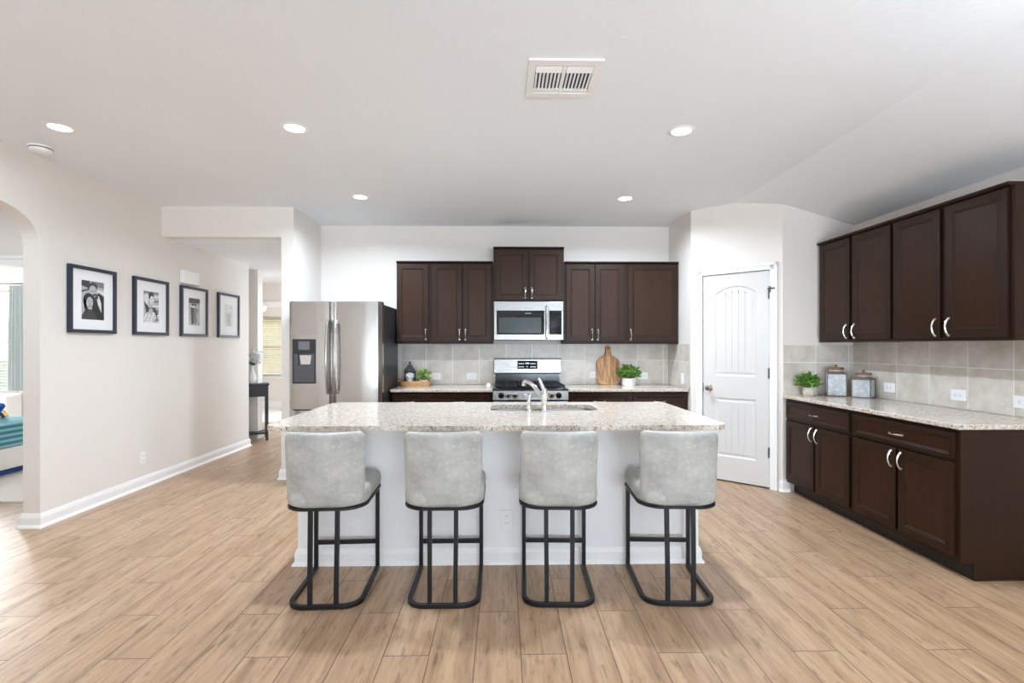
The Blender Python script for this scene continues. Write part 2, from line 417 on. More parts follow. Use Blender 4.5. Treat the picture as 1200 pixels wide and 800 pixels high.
# hall: header across the opening, wing wall beside the fridge
struct(B().box(-3.44, -2.245, 5.15, 5.27, 2.456, HC).box(-2.245, -2.12, 5.15, 6.75, 0, HC), 'wall_hall', 'wall_paint')
struct(B().box(-3.44, -2.245, 5.27, 6.75, 2.456, 2.56), 'ceiling_hall', 'ceiling_paint')
struct(B().box(-5.0, 1.0, 6.75, 9.12, 2.462, 2.56), 'ceiling_foyer', 'ceiling_paint')
struct(B().box(-5.0, -3.565, 6.77, 6.89, 0, 2.6).box(-5.0, -4.88, 6.89, 9.0, 0, 2.6), 'wall_foyer', 'wall_paint')
OX0, OX1, OZ = -4.35, -2.3, 2.06
struct(B().box(-7.0, OX0, 9.0, 9.12, 0, 2.76).box(OX1, 1.0, 9.0, 9.12, 0, 2.76).box(OX0, OX1, 9.0, 9.12, OZ, 2.76), 'wall_study_front', 'wall_paint')
struct(B().box(-2.12, 1.0, 6.63, 6.75, 0, 2.6).box(1.0, 1.12, 6.63, 9.12, 0, 2.6), 'wall_foyer_side', 'wall_paint')
def casing(name, x0, x1, z1, yf, w=0.085, t=0.018, sgn=-1):
    b = B(); y0, y1 = yf, yf + sgn * t
    for k_, tt in ((0, t), (0.62, t * 1.5)):
        y1 = yf + sgn * tt
        b.box(x0 - w, x0 - w * k_, y0, y1, 0, z1 + w) if k_ == 0 else b.box(x0 - w, x0 - w * k_, y0, y1, 0, z1 + w)
        b.box(x1 + w * k_, x1 + w, y0, y1, 0, z1 + w)
        b.box(x0 - w, x1 + w, y0, y1, z1 + w * k_, z1 + w)
    return struct(b, name, 'trim_white', bevel=0.003)
casing('trim_1', OX0, OX1, OZ, 8.999)
# study with its window
def wall_with_window(name, x0, x1, y0, y1, z1, wx0, wx1, wz0, wz1):
    b = B().box(x0, wx0, y0, y1, 0, z1).box(wx1, x1, y0, y1, 0, z1).box(wx0, wx1, y0, y1, 0, wz0).box(wx0, wx1, y0, y1, wz1, z1)
    return struct(b, name, 'wall_paint')
SW = (-5.44, -2.35, 0.70, 2.0)
wall_with_window('wall_study', -7.0, -0.5, 11.1, 11.24, 2.76, *SW)
struct(B().box(-7.12, -7.0, 9.0, 11.24, 0, 2.76).box(-0.5, -0.38, 9.12, 11.24, 0, 2.76), 'wall_study_side', 'wall_paint')
struct(B().box(-7.12, -0.38, 9.0, 11.24, 2.76, 2.86), 'ceiling_study', 'ceiling_paint')
struct(B().box(-6.99, -0.51, 11.08, 11.099, 0.008, 0.15), 'baseboard_study', 'trim_white', bevel=0.004)
# bedroom with its window
BW = (-8.0, -6.98, 0.68, 2.2)
wall_with_window('wall_bedroom', -8.42, -3.565, 7.4, 7.54, 2.6, *BW)
struct(B().box(-8.42, -8.3, 4.37, 7.4, 0, 2.6), 'wall_bedroom_side', 'wall_paint')
struct(B().box(-8.42, -3.565, 4.47, 7.54, 2.5, 2.6), 'ceiling_bedroom', 'ceiling_paint')
DX0, DX1, DZ = -4.78, -3.96, 2.035
struct(B().box(-8.42, DX0, 4.37, 4.47, 0, HC).box(DX1, -3.565, 4.37, 4.47, 0, HC).box(DX0, DX1, 4.37, 4.47, DZ, HC), 'wall_bedroom_front', 'wall_paint')
casing('trim_2', DX0, DX1, DZ, 4.369)
struct(B().box(-5.52, -5.4, 1.9, 4.37, 0, HC).box(-5.52, -3.565, 1.9, 2.02, 0, HC), 'wall_vestibule', 'wall_paint')
struct(B().box(-5.52, -3.565, 1.9, 4.47, HC, HC + 0.1), 'ceiling_vestibule', 'ceiling_paint')
# living room wall behind the camera with two wide windows
LW = [(-2.9, -0.6), (0.3, 2.6)]
b = B(); xs = [-3.565, LW[0][0], LW[0][1], LW[1][0], LW[1][1], 3.40]
for i in (0, 2, 4): b.box(xs[i], xs[i + 1], -4.74, -4.6, 0, HC)
for (a, c_) in LW: b.box(a, c_, -4.74, -4.6, 0, 0.35); b.box(a, c_, -4.74, -4.6, 2.35, HC)
struct(b, 'wall_living', 'wall_paint')
struct(B().box(-4.2, 4.2, -9.5, -4.75, 2.62, 2.78).box(-4.1, -3.9, -9.4, -9.2, -0.3, 2.62).box(3.9, 4.1, -9.4, -9.2, -0.3, 2.62), 'added_patio_roof', 'trim_white')  # unseen roof added to keep direct sun out of the living room windows

def window(name, x0, x1, z0, z1, y, mull=1, sill=True, inward=-1, depth=0.07):
    fr = B(); w = 0.045; ym = y
    for (a, c_, d, e) in ((x0, x0 + w, z0, z1), (x1 - w, x1, z0, z1), (x0, x1, z0, z0 + w), (x0, x1, z1 - w, z1)):
        fr.box(a, c_, ym - depth / 2, ym + depth / 2, d, e)
    for i in range(1, mull + 1):
        xm = x0 + (x1 - x0) * i / (mull + 1); fr.box(xm - 0.03, xm + 0.03, ym - depth / 2, ym + depth / 2, z0, z1)
    zm = (z0 + z1) / 2; fr.box(x0, x1, ym - 0.025, ym + 0.025, zm - 0.022, zm + 0.022)
    f = fr.obj(name, 'trim_white', kind='structure')
    B().box(x0 + w, x1 - w, ym - 0.003, ym + 0.003, z0 + w, z1 - w).obj('glass_pane', 'window_glass', parent=f)
    if sill: B().box(x0 - 0.05, x1 + 0.05, ym + inward * 0.03, ym + inward * 0.12, z0 - 0.03, z0).obj('window_sill', 'trim_white', parent=f)
    return f
window('window_1', *LW[0], 0.35, 2.35, -4.67, 1, True, 1)
window('window_2', *LW[1], 0.35, 2.35, -4.67, 1, True, 1)
window('window_3', SW[0], SW[1], SW[2], SW[3], 11.19, 2)
window('window_4', BW[0], BW[1], BW[2], BW[3], 7.49, 0)

# pantry corner: side wall, diagonal wall with its door, wall facing the room
PA, PB = Vector((1.965, 5.22)), Vector((2.60, 4.63)); PD = (PB - PA); PL = PD.length; PD.normalize()
PN = Vector((PD.y, -PD.x))                      # faces the room
if PN.y > 0: PN = -PN
ang_p = math.atan2(PD.y, PD.x)
def pantry_pt(t, n): p = PA + PD * t + PN * n; return (p.x, p.y)
inA, inB = pantry_pt(0.045, -0.1), pantry_pt(PL - 0.045, -0.1)
struct(B().prism([(1.965, 5.92), (1.965, 5.22), inA, (2.065, 5.92)], 0, HC), 'wall_pantry_side', 'wall_paint')
T0, T1, PZ = 0.12, 0.765, 2.075
def seg(b, t0, t1, z0, z1, n0=-0.1, n1=0.0): return b.prism([pantry_pt(t0, n1), pantry_pt(t1, n1), pantry_pt(t1, n0), pantry_pt(t0, n0)], z0, z1)
b = B(); b.prism([(1.965, 5.22), pantry_pt(T0, 0), pantry_pt(T0, -0.1), inA], 0, HC)
b.prism([pantry_pt(T1, 0), (2.60, 4.63), inB, pantry_pt(T1, -0.1)], 0, HC); seg(b, T0, T1, PZ, HC)
struct(b, 'wall_pantry', 'wall_paint')
struct(B().prism([(2.60, 4.63), (3.27, 4.63), (3.27, 4.73), inB], 0, 2.76), 'wall_pantry_front', 'wall_paint')

# baseboards with a stepped profile: (y offset from wall, z)
BBP = [(0, 0), (0.030, 0), (0.026, 0.012), (0.016, 0.024), (0.016, 0.072), (0.012, 0.088), (0.007, 0.105), (0, 0.105)]
def baseboard(name, path):
    """path in plan, room on the right-hand side of travel"""
    P = [Vector(p) for p in path]; rings = []
    for i, p in enumerate(P):
        d0 = (P[i] - P[i - 1]).normalized() if i > 0 else None
        d1 = (P[i + 1] - P[i]).normalized() if i < len(P) - 1 else None
        n0 = Vector((d0.y, -d0.x)) if d0 else None; n1 = Vector((d1.y, -d1.x)) if d1 else None
        if n0 is None: m = n1
        elif n1 is None: m = n0
        else: m = (n0 + n1) / (1 + n0.dot(n1))
        rings.append([(p.x + m.x * o, p.y + m.y * o, z + 0.0005) for o, z in BBP])
    return struct(B().loft(rings), name, 'trim_white')
e = 0.0008
baseboard('baseboard_left', [(-3.565 - e, 3.9), (-3.565 - e, 3.81 - e), (-3.44 + e, 3.81 - e), (-3.44 + e, 6.89 + e), (-3.9, 6.89 + e)])
baseboard('baseboard_hall', [(-2.245 - e, 6.74), (-2.245 - e, 5.15 - e), (-2.12 + e, 5.15 - e), (-2.12 + e, 5.6)])
baseboard('baseboard_pantry', [pantry_pt(T1 + 0.08, e), (2.60 + PN.x * e, 4.63 - e), (2.66, 4.63 - e)])
baseboard('baseboard_living', [(-3.44 + e, -4.5), (-3.44 + e, AY0 + e), (-3.565 - e, AY0 + e), (-3.565 - e, AY0 - 0.1)])

# pantry door (door_1) in local frame: x along the diagonal wall, -y to the room
def pantry_local(o): o.location = (PA.x, PA.y, 0); o.rotation_euler = (0, 0, ang_p); return o
def door_slab(w, h):
    """two raised plank panels, the upper one with an arched head; front at y=0"""
    b = B(); t = 0.035; s = 0.122
    z0a, z1a = 0.225, 0.82; z0b, zsp, zpk = 1.03, 1.855, 1.925
    xl, xr = s, w - s
    def arcz(x): q = (x - (xl + xr) / 2) / ((xr - xl) / 2); return zsp + (zpk - zsp) * (1 - q * q)
    b.box(0, xl, 0, t, 0, h).box(xr, w, 0, t, 0, h).box(xl, xr, 0, t, 0, z0a).box(xl, xr, 0, t, z1a, z0b)
    n = 12
    for i in range(n):
        xa, xb = xl + (xr - xl) * i / n, xl + (xr - xl) * (i + 1) / n
        b.prism([(xa, arcz(xa)), (xb, arcz(xb)), (xb, h), (xa, h)], 0, t, 1)
    return b.obj
W = T1 - T0 - 0.014; H_ = PZ - 0.022
s_ = 0.122; xl, xr = s_, W - s_
def arcz(x, d=0.0):
    q = (x - (xl + xr) / 2) / ((xr - xl) / 2); return 1.865 - d + 0.065 * (1 - q * q)
b = B(); th = 0.035
b.box(0, xl, 0, th, 0, H_).box(xr, W, 0, th, 0, H_).box(xl, xr, 0, th, 0, 0.235).box(xl, xr, 0, th, 0.82, 1.04)
n = 14
for i in range(n):
    xa, xb = xl + (xr - xl) * i / n, xl + (xr - xl) * (i + 1) / n
    b.prism([(xa, arcz(xa)), (xb, arcz(xb)), (xb, H_), (xa, H_)], 0, th, 1)
d1 = pantry_local(b.obj('door_1', 'door_white', kind='structure'))
d1.location = (*pantry_pt(T0 + 0.007, -0.006), 0.014)
def ring_panel(loop_out, mk):
    """sloped recess from loop_out to an inset, then a raised field with plank grooves is added separately"""
    c = Vector((sum(p[0] for p in loop_out) / len(loop_out), sum(p[1] for p in loop_out) / len(loop_out)))
    out = []
    for dep, ins in ((0.0, 0.0), (0.009, 0.012), (0.009, 0.022), (0.004, 0.040)):
        ring = []
        for (x, z) in loop_out:
            sx = (x - c.x) / ((xr - xl) / 2); zz = z
            hx = (xr - xl) / 2 - ins
            zlo = min(p[1] for p in loop_out); zc = z
            nz = z + ins if abs(z - zlo) < 1e-6 else z - ins
            ring.append((c.x + sx * hx, dep, nz))
        out.append(ring)
    return out
for nm, loop in (('upper', [(xl, 1.04), (xr, 1.04)] + [(xr - (xr - xl) * i / 14, arcz(xr - (xr - xl) * i / 14)) for i in range(15)]),
                 ('lower', [(xl, 0.235), (xr, 0.235), (xr, 0.82), (xl, 0.82)])):
    rg = ring_panel(loop, None); b = B().loft(rg, cap=False)
    last = rg[-1]
    xa, xb = xl + 0.04, xr - 0.04; zlo = min(p[2] for p in last)
    k = 5; g = 0.006
    for i in range(k):
        p0 = xa + (xb - xa) * i / k + (g / 2 if i else 0); p1 = xa + (xb - xa) * (i + 1) / k - (g / 2 if i < k - 1 else 0)
        if nm == 'upper':
            m = 4; top = [(p1 + (p0 - p1) * j / m, arcz(p1 + (p0 - p1) * j / m) - 0.040) for j in range(m + 1)]
        else: top = [(p1, 0.78), (p0, 0.78)]
        b.prism([(p0, zlo), (p1, zlo)] + top, 0.004, 0.02, 1)
    b.box(xa, xb, 0.0075, 0.02, zlo, 1.85 if nm == 'upper' else 0.78)
    b.obj('door_panel', 'door_white', parent=d1)
kn = B().lathe([(0.031, 0), (0.031, -0.007), (0.012, -0.012), (0.011, -0.034), (0.024, -0.044), (0.029, -0.058), (0.022, -0.07), (0.004, -0.073)], (0.065, 0, 0.915), 20, 1)
kn.obj('door_knob', 'nickel', parent=d1, smooth=True)
B().box(-0.005, 0.004, -0.003, 0.02, 0.87, 0.96).obj('latch_plate', 'hinge_metal', parent=d1)
for z in (0.33, 1.08, 1.83):
    B().box(W - 0.012, W + 0.001, -0.016, 0.004, z - 0.045, z + 0.045).cyl((W - 0.004, -0.017, z - 0.048), 0.0075, 0.096, 10).obj('hinge', 'hinge_metal', parent=d1)
B().box(W - 0.012, W + 0.05, -0.03, -0.012, 1.872, 1.886).box(W + 0.002, W + 0.012, -0.03, -0.006, 1.84, 1.90).obj('flip_latch', 'hinge_metal', parent=d1)
# jamb + casing of the pantry door
b = B()
for (t0, t1, z0, z1) in ((T0 - 0.062, T0 + 0.004, 0, PZ + 0.062), (T1 - 0.004, T1 + 0.062, 0, PZ + 0.062), (T0 - 0.062, T1 + 0.062, PZ - 0.004, PZ + 0.062)):
    seg(b, t0, t1, z0, z1, 0.0008, 0.014)
for (t0, t1, z0, z1) in ((T0 - 0.062, T0 - 0.035, 0, PZ + 0.062), (T1 + 0.035, T1 + 0.062, 0, PZ + 0.062), (T0 - 0.062, T1 + 0.062, PZ + 0.035, PZ + 0.062)):
    seg(b, t0, t1, z0, z1, 0.0008, 0.022)
seg(b, T0 + 0.02, T1 - 0.02, 0, PZ, -0.1, -0.09)
struct(b, 'trim_3', 'trim_white', bevel=0.002)

# tile backsplash
struct(B().box(-1.175, 1.957, 5.912, 5.9195, 0.902, 1.374), 'trim_4', 'tile_back')
struct(B().box(1.957, 1.9645, 5.225, 5.9195, 0.902, 1.374), 'trim_5', 'tile_side')
struct(B().box(3.262, 3.2695, 2.3, 4.6295, 0.902, 1.383), 'trim_6', 'tile_right')
struct(B().box(2.605, 3.262, 4.622, 4.6295, 0.902, 1.358), 'trim_7', 'tile_corner')

# ------------------------------------------------------------------ outside, seen through the windows
struct(B().box(-60, 60, -60, 70, -0.5, -0.3), 'ground_outside', 'lawn_green')
nh = thing('neighbor_house', 'tan brick house standing outside beyond the far window blinds', 'house', (-5.5, 17.0, -0.3))
B().box(-8, 6, 0, 6, 0, 3.1).obj('wall_brick', 'house_brick', parent=nh)
B().prism([(-0.5, 3.1), (6.5, 3.1), (3.0, 5.0)], -8.5, 6.5, 0).obj('roof', 'roof_brown', parent=nh)
for x in (3.4,):
    f = B().box(x, x + 1.0, -0.05, -0.005, 0.9, 2.2).obj('house_window', 'black_glass', parent=nh)
def leaves(b, pts, size, rnd, up=0.4, mi=0):
    for p in pts:
        a = rnd.uniform(0, 2 * math.pi); el = rnd.uniform(-0.3, 1.0); s = size * rnd.uniform(0.7, 1.25)
        d = Vector((math.cos(a) * math.cos(el), math.sin(a) * math.cos(el), math.sin(el) * up + 0.15)).normalized()
        w = d.cross(Vector((rnd.uniform(-1, 1), rnd.uniform(-1, 1), 1.2))).normalized(); nrm = d.cross(w)
        P = Vector(p)
        b.add([P, P + d * s * 0.45 + w * s * 0.30 + nrm * s * 0.05, P + d * s, P + d * s * 0.45 - w * s * 0.30 + nrm * s * 0.05, P + d * s * 0.5 - nrm * s * 0.06],
              [(0, 1, 4), (1, 2, 4), (2, 3, 4), (3, 0, 4)], mi)
    return b
rnd = random.Random(3); b = B()
pts = [(rnd.uniform(-9, 9), -11 + rnd.uniform(-0.9, 0.9) , rnd.uniform(-0.3, 2.6) + rnd.random() * 0.6) for _ in range(2600)]
leaves(b, pts, 0.42, rnd)
tag(b.obj('hedge', 'hedge_green'), 'leafy green garden hedge outside the living room windows', 'hedge', kind='stuff')

# ------------------------------------------------------------------ ceiling fittings
LAMP_PROTO = {}
def downlight(name, x, y, z, label, power):
    if power not in LAMP_PROTO:
        t = thing(name, label, 'ceiling light', (x, y, z), 0, 'recessed ceiling lights')
        B().lathe([(0.060, -0.001), (0.064, -0.006), (0.086, -0.004), (0.092, -0.0005), (0.06, -0.0005)], n=32).obj('trim_ring', 'trim_white', parent=t, smooth=True)
        B().lathe([(0.001, -0.005), (0.045, -0.0045), (0.0595, -0.002), (0.0595, -0.0008), (0.001, -0.0008)], n=32).obj('lens', 'lamp_lens', parent=t, smooth=True)
        area_light('lamp_glow', (0, 0, -0.012), (0, 0, 0), 0.13, 0.13, power, LAMP_TINT, t, 'DISK', 160)
        LAMP_PROTO[power] = t
    else: t = dup(LAMP_PROTO[power], (x, y, z), None, label)
    return t
downlight('recessed_light', -1.345, 3.283, HC, 'lit recessed ceiling light over the fridge end of the island', LAMP_FRONT)
downlight('recessed_light', 1.172, 3.283, HC, 'lit recessed ceiling light over the pantry end of the island', LAMP_FRONT)
downlight('recessed_light', -1.345, 4.785, HC, 'lit recessed ceiling light in front of the fridge', LAMP_BACK)
downlight('recessed_light', 1.172, 4.785, HC, 'lit recessed ceiling light in front of the upper cabinets beside the pantry', LAMP_BACK)
downlight('recessed_light', -2.857, 3.303, HC, 'lit recessed ceiling light next to the smoke detector', LAMP_WALL)
for (x, y) in ((-1.4, -0.6), (1.2, -0.6)): downlight('recessed_light', x, y, HC, 'added fill recessed ceiling light over the living room behind the viewer', LAMP_OTHER)  # unseen fittings added as fill from behind the camera
downlight('recessed_light', -3.0, 8.0, 2.462, 'added unseen recessed ceiling light in the foyer at the end of the hall', 10.0)  # out-of-view lamp added to brighten the foyer
downlight('recessed_light', -4.5, 3.2, HC, 'added unseen recessed ceiling light beyond the archway', 14.0)  # out-of-view lamp added to brighten the vestibule and arch jamb

fl_ = thing('added_floor_lamp', 'added out-of-view floor lamp throwing fill light on the ceiling', 'floor lamp', (2.45, 0.6, 0))  # unseen lamp added to lift the ceiling brightness
B().lathe([(0.002, 0.0005), (0.15, 0.0005), (0.15, 0.015), (0.02, 0.03), (0.002, 0.03)], n=28).obj('base', 'black_metal', parent=fl_, smooth=True)
B().cyl((0, 0, 0.03), 0.012, 1.66, 14).obj('pole', 'black_metal', parent=fl_, smooth=True)
B().lathe([(0.012, 1.69), (0.05, 1.70), (0.15, 1.76), (0.19, 1.81), (0.186, 1.812), (0.145, 1.768), (0.05, 1.715), (0.002, 1.71)], n=32).obj('lamp_shade', 'black_metal', parent=fl_, smooth=True)
area_light('lamp_glow', (0, 0, 1.80), (R(180), 0, 0), 0.30, 0.30, 38, LAMP_TINT, fl_, 'DISK', 170)

sd = thing('smoke_detector', 'round white smoke detector on the ceiling beside the picture wall', 'smoke detector', (-3.27, 3.628, HC))
B().lathe([(0.002, -0.001), (0.072, -0.001), (0.072, -0.012), (0.066, -0.014), (0.066, -0.02), (0.062, -0.036), (0.05, -0.044), (0.002, -0.044)], n=32).obj('housing', 'plastic_white', parent=sd, smooth=True)
B().lathe([(0.002, -0.045), (0.014, -0.045), (0.014, -0.049), (0.002, -0.05)], (0.02, -0.01, 0), 16).obj('test_button', 'trim_white', parent=sd)
B().lathe([(0.0655, -0.0135), (0.0675, -0.0135), (0.0675, -0.0185), (0.0655, -0.0185)], n=32).obj('vent_gap', 'dark_slot', parent=sd)

vt = thing('ceiling_vent', 'white square louvered air vent in the ceiling', 'vent', (0.315, 2.65, HC))
b = B(); hw, hd = 0.187, 0.187
b.box(-hw, hw, -hd, -0.135, -0.012, -0.001).box(-hw, hw, 0.135, hd, -0.012, -0.001).box(-hw, -0.148, -0.135, 0.135, -0.012, -0.001).box(0.148, hw, -0.135, 0.135, -0.012, -0.001)
b.box(-0.010, 0.010, -0.135, 0.135, -0.010, -0.001)
b.box(-0.148, 0.148, 0.098, 0.135, -0.010, -0.001)
b.obj('vent_frame', 'trim_white', parent=vt, bevel=0.003)
B().box(-0.15, 0.15, -0.137, 0.137, -0.0008, -0.0002).obj('duct_opening', 'dark_slot', parent=vt)
def slat(p0, p1, w=0.022):
    P0, P1 = sorted((Vector(p0), Vector(p1)), key=lambda q_: (q_.x, q_.y)); d = (P1 - P0).normalized(); s = d.cross(Vector((0, 0, 1)))
    o = s * w * 0.5 + Vector((0, 0, 0.004)); t = Vector((0, 0, 0.0012))
    q = [P0 - o, P1 - o, P1 + o, P0 + o]
    return B().add([x - t for x in q] + [x + t for x in q], [(0, 1, 2, 3), (7, 6, 5, 4), (0, 4, 5, 1), (1, 5, 6, 2), (2, 6, 7, 3), (3, 7, 4, 0)])
for sx in (-1, 1):
    for i, y in enumerate((-0.118, -0.098, -0.078)):
        slat((sx * 0.012, y, -0.007), (sx * 0.146, y, -0.007), 0.012).obj('louver', 'trim_white', parent=vt)
    for i in range(7):
        x = sx * (0.022 + i * 0.0195)
        slat((x, -0.062, -0.007), (x, 0.096, -0.007), 0.0125).obj('louver', 'trim_white', parent=vt)
B().box(-0.006, 0.006, 0.10, 0.16, -0.02, -0.012).obj('damper_lever', 'trim_white', parent=vt)

# ------------------------------------------------------------------ cabinets
def pull_v(parent, x, z0, z1, y=-0.0):
    b = B(); pts = []; n = 10
    for i in range(n + 1):
        q = i / n; pts.append((x, y - 0.004 - 0.026 * math.sin(math.pi * q) ** 0.7, z0 + (z1 - z0) * q))
    b.tube(pts, [0.0085 - 0.0035 * math.sin(math.pi * i / n) for i in range(n + 1)], 8)
    b.lathe([(0.010, 0), (0.010, -0.004)], (x, y, z0), 12, 1).lathe([(0.010, 0), (0.010, -0.004)], (x, y, z1), 12, 1)
    return b.obj('handle', 'nickel', parent=parent, smooth=True)
def pull_h(parent, x0, x1, z, y=-0.0):
    b = B(); pts = []; n = 10
    for i in range(n + 1):
        q = i / n; pts.append((x0 + (x1 - x0) * q, y - 0.004 - 0.024 * math.sin(math.pi * q) ** 0.7, z))
    b.tube(pts, [0.0085 - 0.0035 * math.sin(math.pi * i / n) for i in range(n + 1)], 8)
    b.lathe([(0.010, 0), (0.010, -0.004)], (x0, y, z), 12, 1).lathe([(0.010, 0), (0.010, -0.004)], (x1, y, z), 12, 1)
    return b.obj('handle', 'nickel', parent=parent, smooth=True)
def front(b, x0, x1, z0, z1, rail=0.055, t=0.019, rec=0.008):
    """framed front: flat frame, small moulded step, recessed field; front plane y=0, back y=t. mat 0 frame, 1 field"""
    def ring(i, y): return [(x0 + i, y, z0 + i), (x1 - i, y, z0 + i), (x1 - i, y, z1 - i), (x0 + i, y, z1 - i)]
    r = [ring(0.0, t), ring(0.0, 0.002), ring(0.002, 0.0), ring(rail, 0.0), ring(rail + 0.005, 0.004), ring(rail + 0.010, 0.0045), ring(rail + 0.014, rec)]
    v = [p for q in r for p in q]; f = []; mi = []
    for j in range(len(r) - 1):
        f += [(j * 4 + i, j * 4 + (i + 1) % 4, j * 4 + 4 + (i + 1) % 4, j * 4 + 4 + i) for i in range(4)]
    b.add(v, f, 0); n = len(r) - 1
    b.add(r[-1], [(0, 1, 2, 3)], 1); b.add(r[0], [(3, 2, 1, 0)], 0)
    return b
def cab(name, label, loc, rotz, w, z0, z1, d, doors=(), drawers=(), toe=0.0, crown=False, group=None, end_panel=None):
    """local frame: x 0..w along the front, front face frame at y=0 (doors proud to -y), z absolute"""
    t = thing(name, label, 'cabinet', loc, rotz, group); T = 0.019
    b = B()
    if toe:
        b.box(0.001, w - 0.001, 0.0, d, z0 + toe, z1)
        b.obj('carcass', 'espresso_wood', parent=t)
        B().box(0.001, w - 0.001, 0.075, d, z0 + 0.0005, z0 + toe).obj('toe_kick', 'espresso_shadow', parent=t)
    else:
        b.box(0.001, w - 0.001, 0.0, d, z0, z1).obj('carcass', 'espresso_wood', parent=t)
        B().box(0.001, w - 0.001, -0.004, 0.0, z0, z0 + 0.022).obj('light_rail', 'espresso_wood', parent=t)
    if crown:
        B().prism([(d, z1), (-0.012, z1), (-0.030, z1 + 0.012), (-0.030, z1 + 0.022), (d, z1 + 0.022)], 0.001, w - 0.001, 0) \
            .obj('crown_moulding', 'espresso_wood', parent=t)
    for (x0, x1, a, c_, hx, hz0, hz1) in doors:
        o = front(B(), x0, x1, a, c_, 0.052).obj('cabinet_door', ['espresso_wood', 'espresso_panel'], parent=t, loc=(0, -T - 0.0005, 0))
        if hx is not None: pull_v(o, hx, hz0, hz1)
    for (x0, x1, a, c_) in drawers:
        o = front(B(), x0, x1, a, c_, 0.026).obj('drawer_front', ['espresso_wood', 'espresso_panel'], parent=t, loc=(0, -T - 0.0005, 0))
        xm = (x0 + x1) / 2; pull_h(o, xm - 0.055, xm + 0.055, (a + c_) / 2)
    return t
UZ0, UZ1 = 1.376, 2.266
UF = 5.92 - 0.33                                     # face-frame plane of the back uppers
def updoor(x0, x1, side, z0=1.404, z1=2.258):
    hx = x1 - 0.027 if side > 0 else x0 + 0.027
    return (x0, x1, z0, z1, hx, z0 + 0.022, z0 + 0.128)
G = 'upper cabinets on the range wall'
cab('upper_cabinet', 'dark espresso single-door wall cabinet next to the fridge', (-1.172, UF, 0), 0, 0.372, UZ0, UZ1, 0.329, [updoor(0.006, 0.352, 1)], crown=True, group=G)
cab('upper_cabinet', 'dark espresso two-door wall cabinet between the fridge-side cabinet and microwave', (-0.799, UF, 0), 0, 0.694, UZ0, UZ1, 0.329, [updoor(0.02, 0.351, 1), updoor(0.362, 0.672, -1)], crown=True, group=G)
cab('upper_cabinet', 'raised dark espresso two-door wall cabinet directly above the microwave', (-0.102, UF - 0.025, 0), 0, 0.782, 1.846, 2.422, 0.354,
    [(0.022, 0.380, 1.860, 2.412, 0.350, 1.882, 1.985), (0.396, 0.76, 1.860, 2.412, 0.424, 1.882, 1.985)], crown=True, group=G)
cab('upper_cabinet', 'dark espresso two-door wall cabinet above the cutting board', (0.683, UF, 0), 0, 0.69, UZ0, UZ1, 0.329, [updoor(0.022, 0.337, 1), updoor(0.348, 0.664, -1)], crown=True, group=G)
cab('upper_cabinet', 'wide single-door dark wall cabinet beside the pantry wall', (1.374, UF, 0), 0, 0.584, UZ0, UZ1, 0.329, [updoor(0.022, 0.576, -1)], crown=True, group=G)

BF = 5.92 - 0.62
def basedoors(w, n=2):
    m = w / 2
    if n == 2: return [(0.022, m - 0.010, 0.125, 0.662, m - 0.037, 0.60, 0.745 - 0.1), (m + 0.010, w - 0.022, 0.125, 0.662, m + 0.037, 0.54, 0.645)]
    return [(0.022, w - 0.022, 0.125, 0.662, w - 0.05, 0.54, 0.645)]
G = 'base cabinets on the range wall'
def basecab(label, loc, rotz, w, nd, group, d=0.618):
    m = w / 2
    drs = [(0.022, m - 0.012, 0.128, 0.668, m - 0.040, 0.545, 0.650), (m + 0.012, w - 0.022, 0.128, 0.668, m + 0.040, 0.545, 0.650)] if nd == 2 else [(0.022, w - 0.022, 0.128, 0.668, w - 0.05, 0.545, 0.650)]
    return cab('base_cabinet', label, loc, rotz, w, 0, 0.868, d, drs, [(0.022, w - 0.022, 0.690, 0.842)], toe=0.10, group=group)
basecab('narrow dark base cabinet under the woven tray, beside the fridge', (-1.168, BF, 0), 0, 0.366, 1, G)
basecab('dark base cabinet between the tray cabinet and gas range', (-0.801, BF, 0), 0, 0.694, 2, G)
basecab('dark base cabinet under the leaning cutting board', (0.682, BF, 0), 0, 0.674, 2, G)
basecab('dark base cabinet in the corner against the pantry wall', (1.357, BF, 0), 0, 0.598, 2, G)
# counter run along the right-hand wall (local x runs towards the viewer)
RX = 2.63
G = 'base cabinets on the side wall'
basecab('dark base cabinet holding the canisters, nearest the pantry door', (RX, 4.612, 0), R(-90), 0.882, 2, G, 0.638)
rb = basecab('dark base cabinet at the open end of the side counter', (RX, 3.729, 0), R(-90), 0.879, 2, G, 0.638)
B().prism([(0.0, 0.868), (0.638, 0.868), (0.638, 0.0005), (0.075, 0.0005), (0.075, 0.10), (0.0, 0.10)], 0.8795, 0.887, 0).obj('end_panel', 'espresso_wood', parent=rb)
B().box(0.887, 0.893, 0.075, 0.638, 0.0005, 0.016).obj('shoe_strip', 'espresso_wood', parent=rb)
G = 'upper cabinets on the side wall'
RU = 2.94
def rdoor(x0, x1, side): 
    hx = x1 - 0.030 if side > 0 else x0 + 0.030
    return (x0, x1, 1.402, 2.268, hx, 1.418, 1.530)
cab('upper_cabinet', 'dark two-door wall cabinet above the canisters, nearer the pantry', (RU, 4.612, 0), R(-90), 0.882, 1.384, 2.276, 0.328, [rdoor(0.024, 0.420, 1), rdoor(0.458, 0.868, -1)], crown=True, group=G)
ru = cab('upper_cabinet', 'dark two-door wall cabinet at the open end of the side wall', (RU, 3.729, 0), R(-90), 0.885, 1.384, 2.276, 0.328, [rdoor(0.018, 0.417, 1), rdoor(0.460, 0.866, -1)], crown=True, group=G)
B().box(0.886, 0.898, -0.002, 0.328, 1.384, 2.276).obj('end_panel', 'espresso_wood', parent=ru)

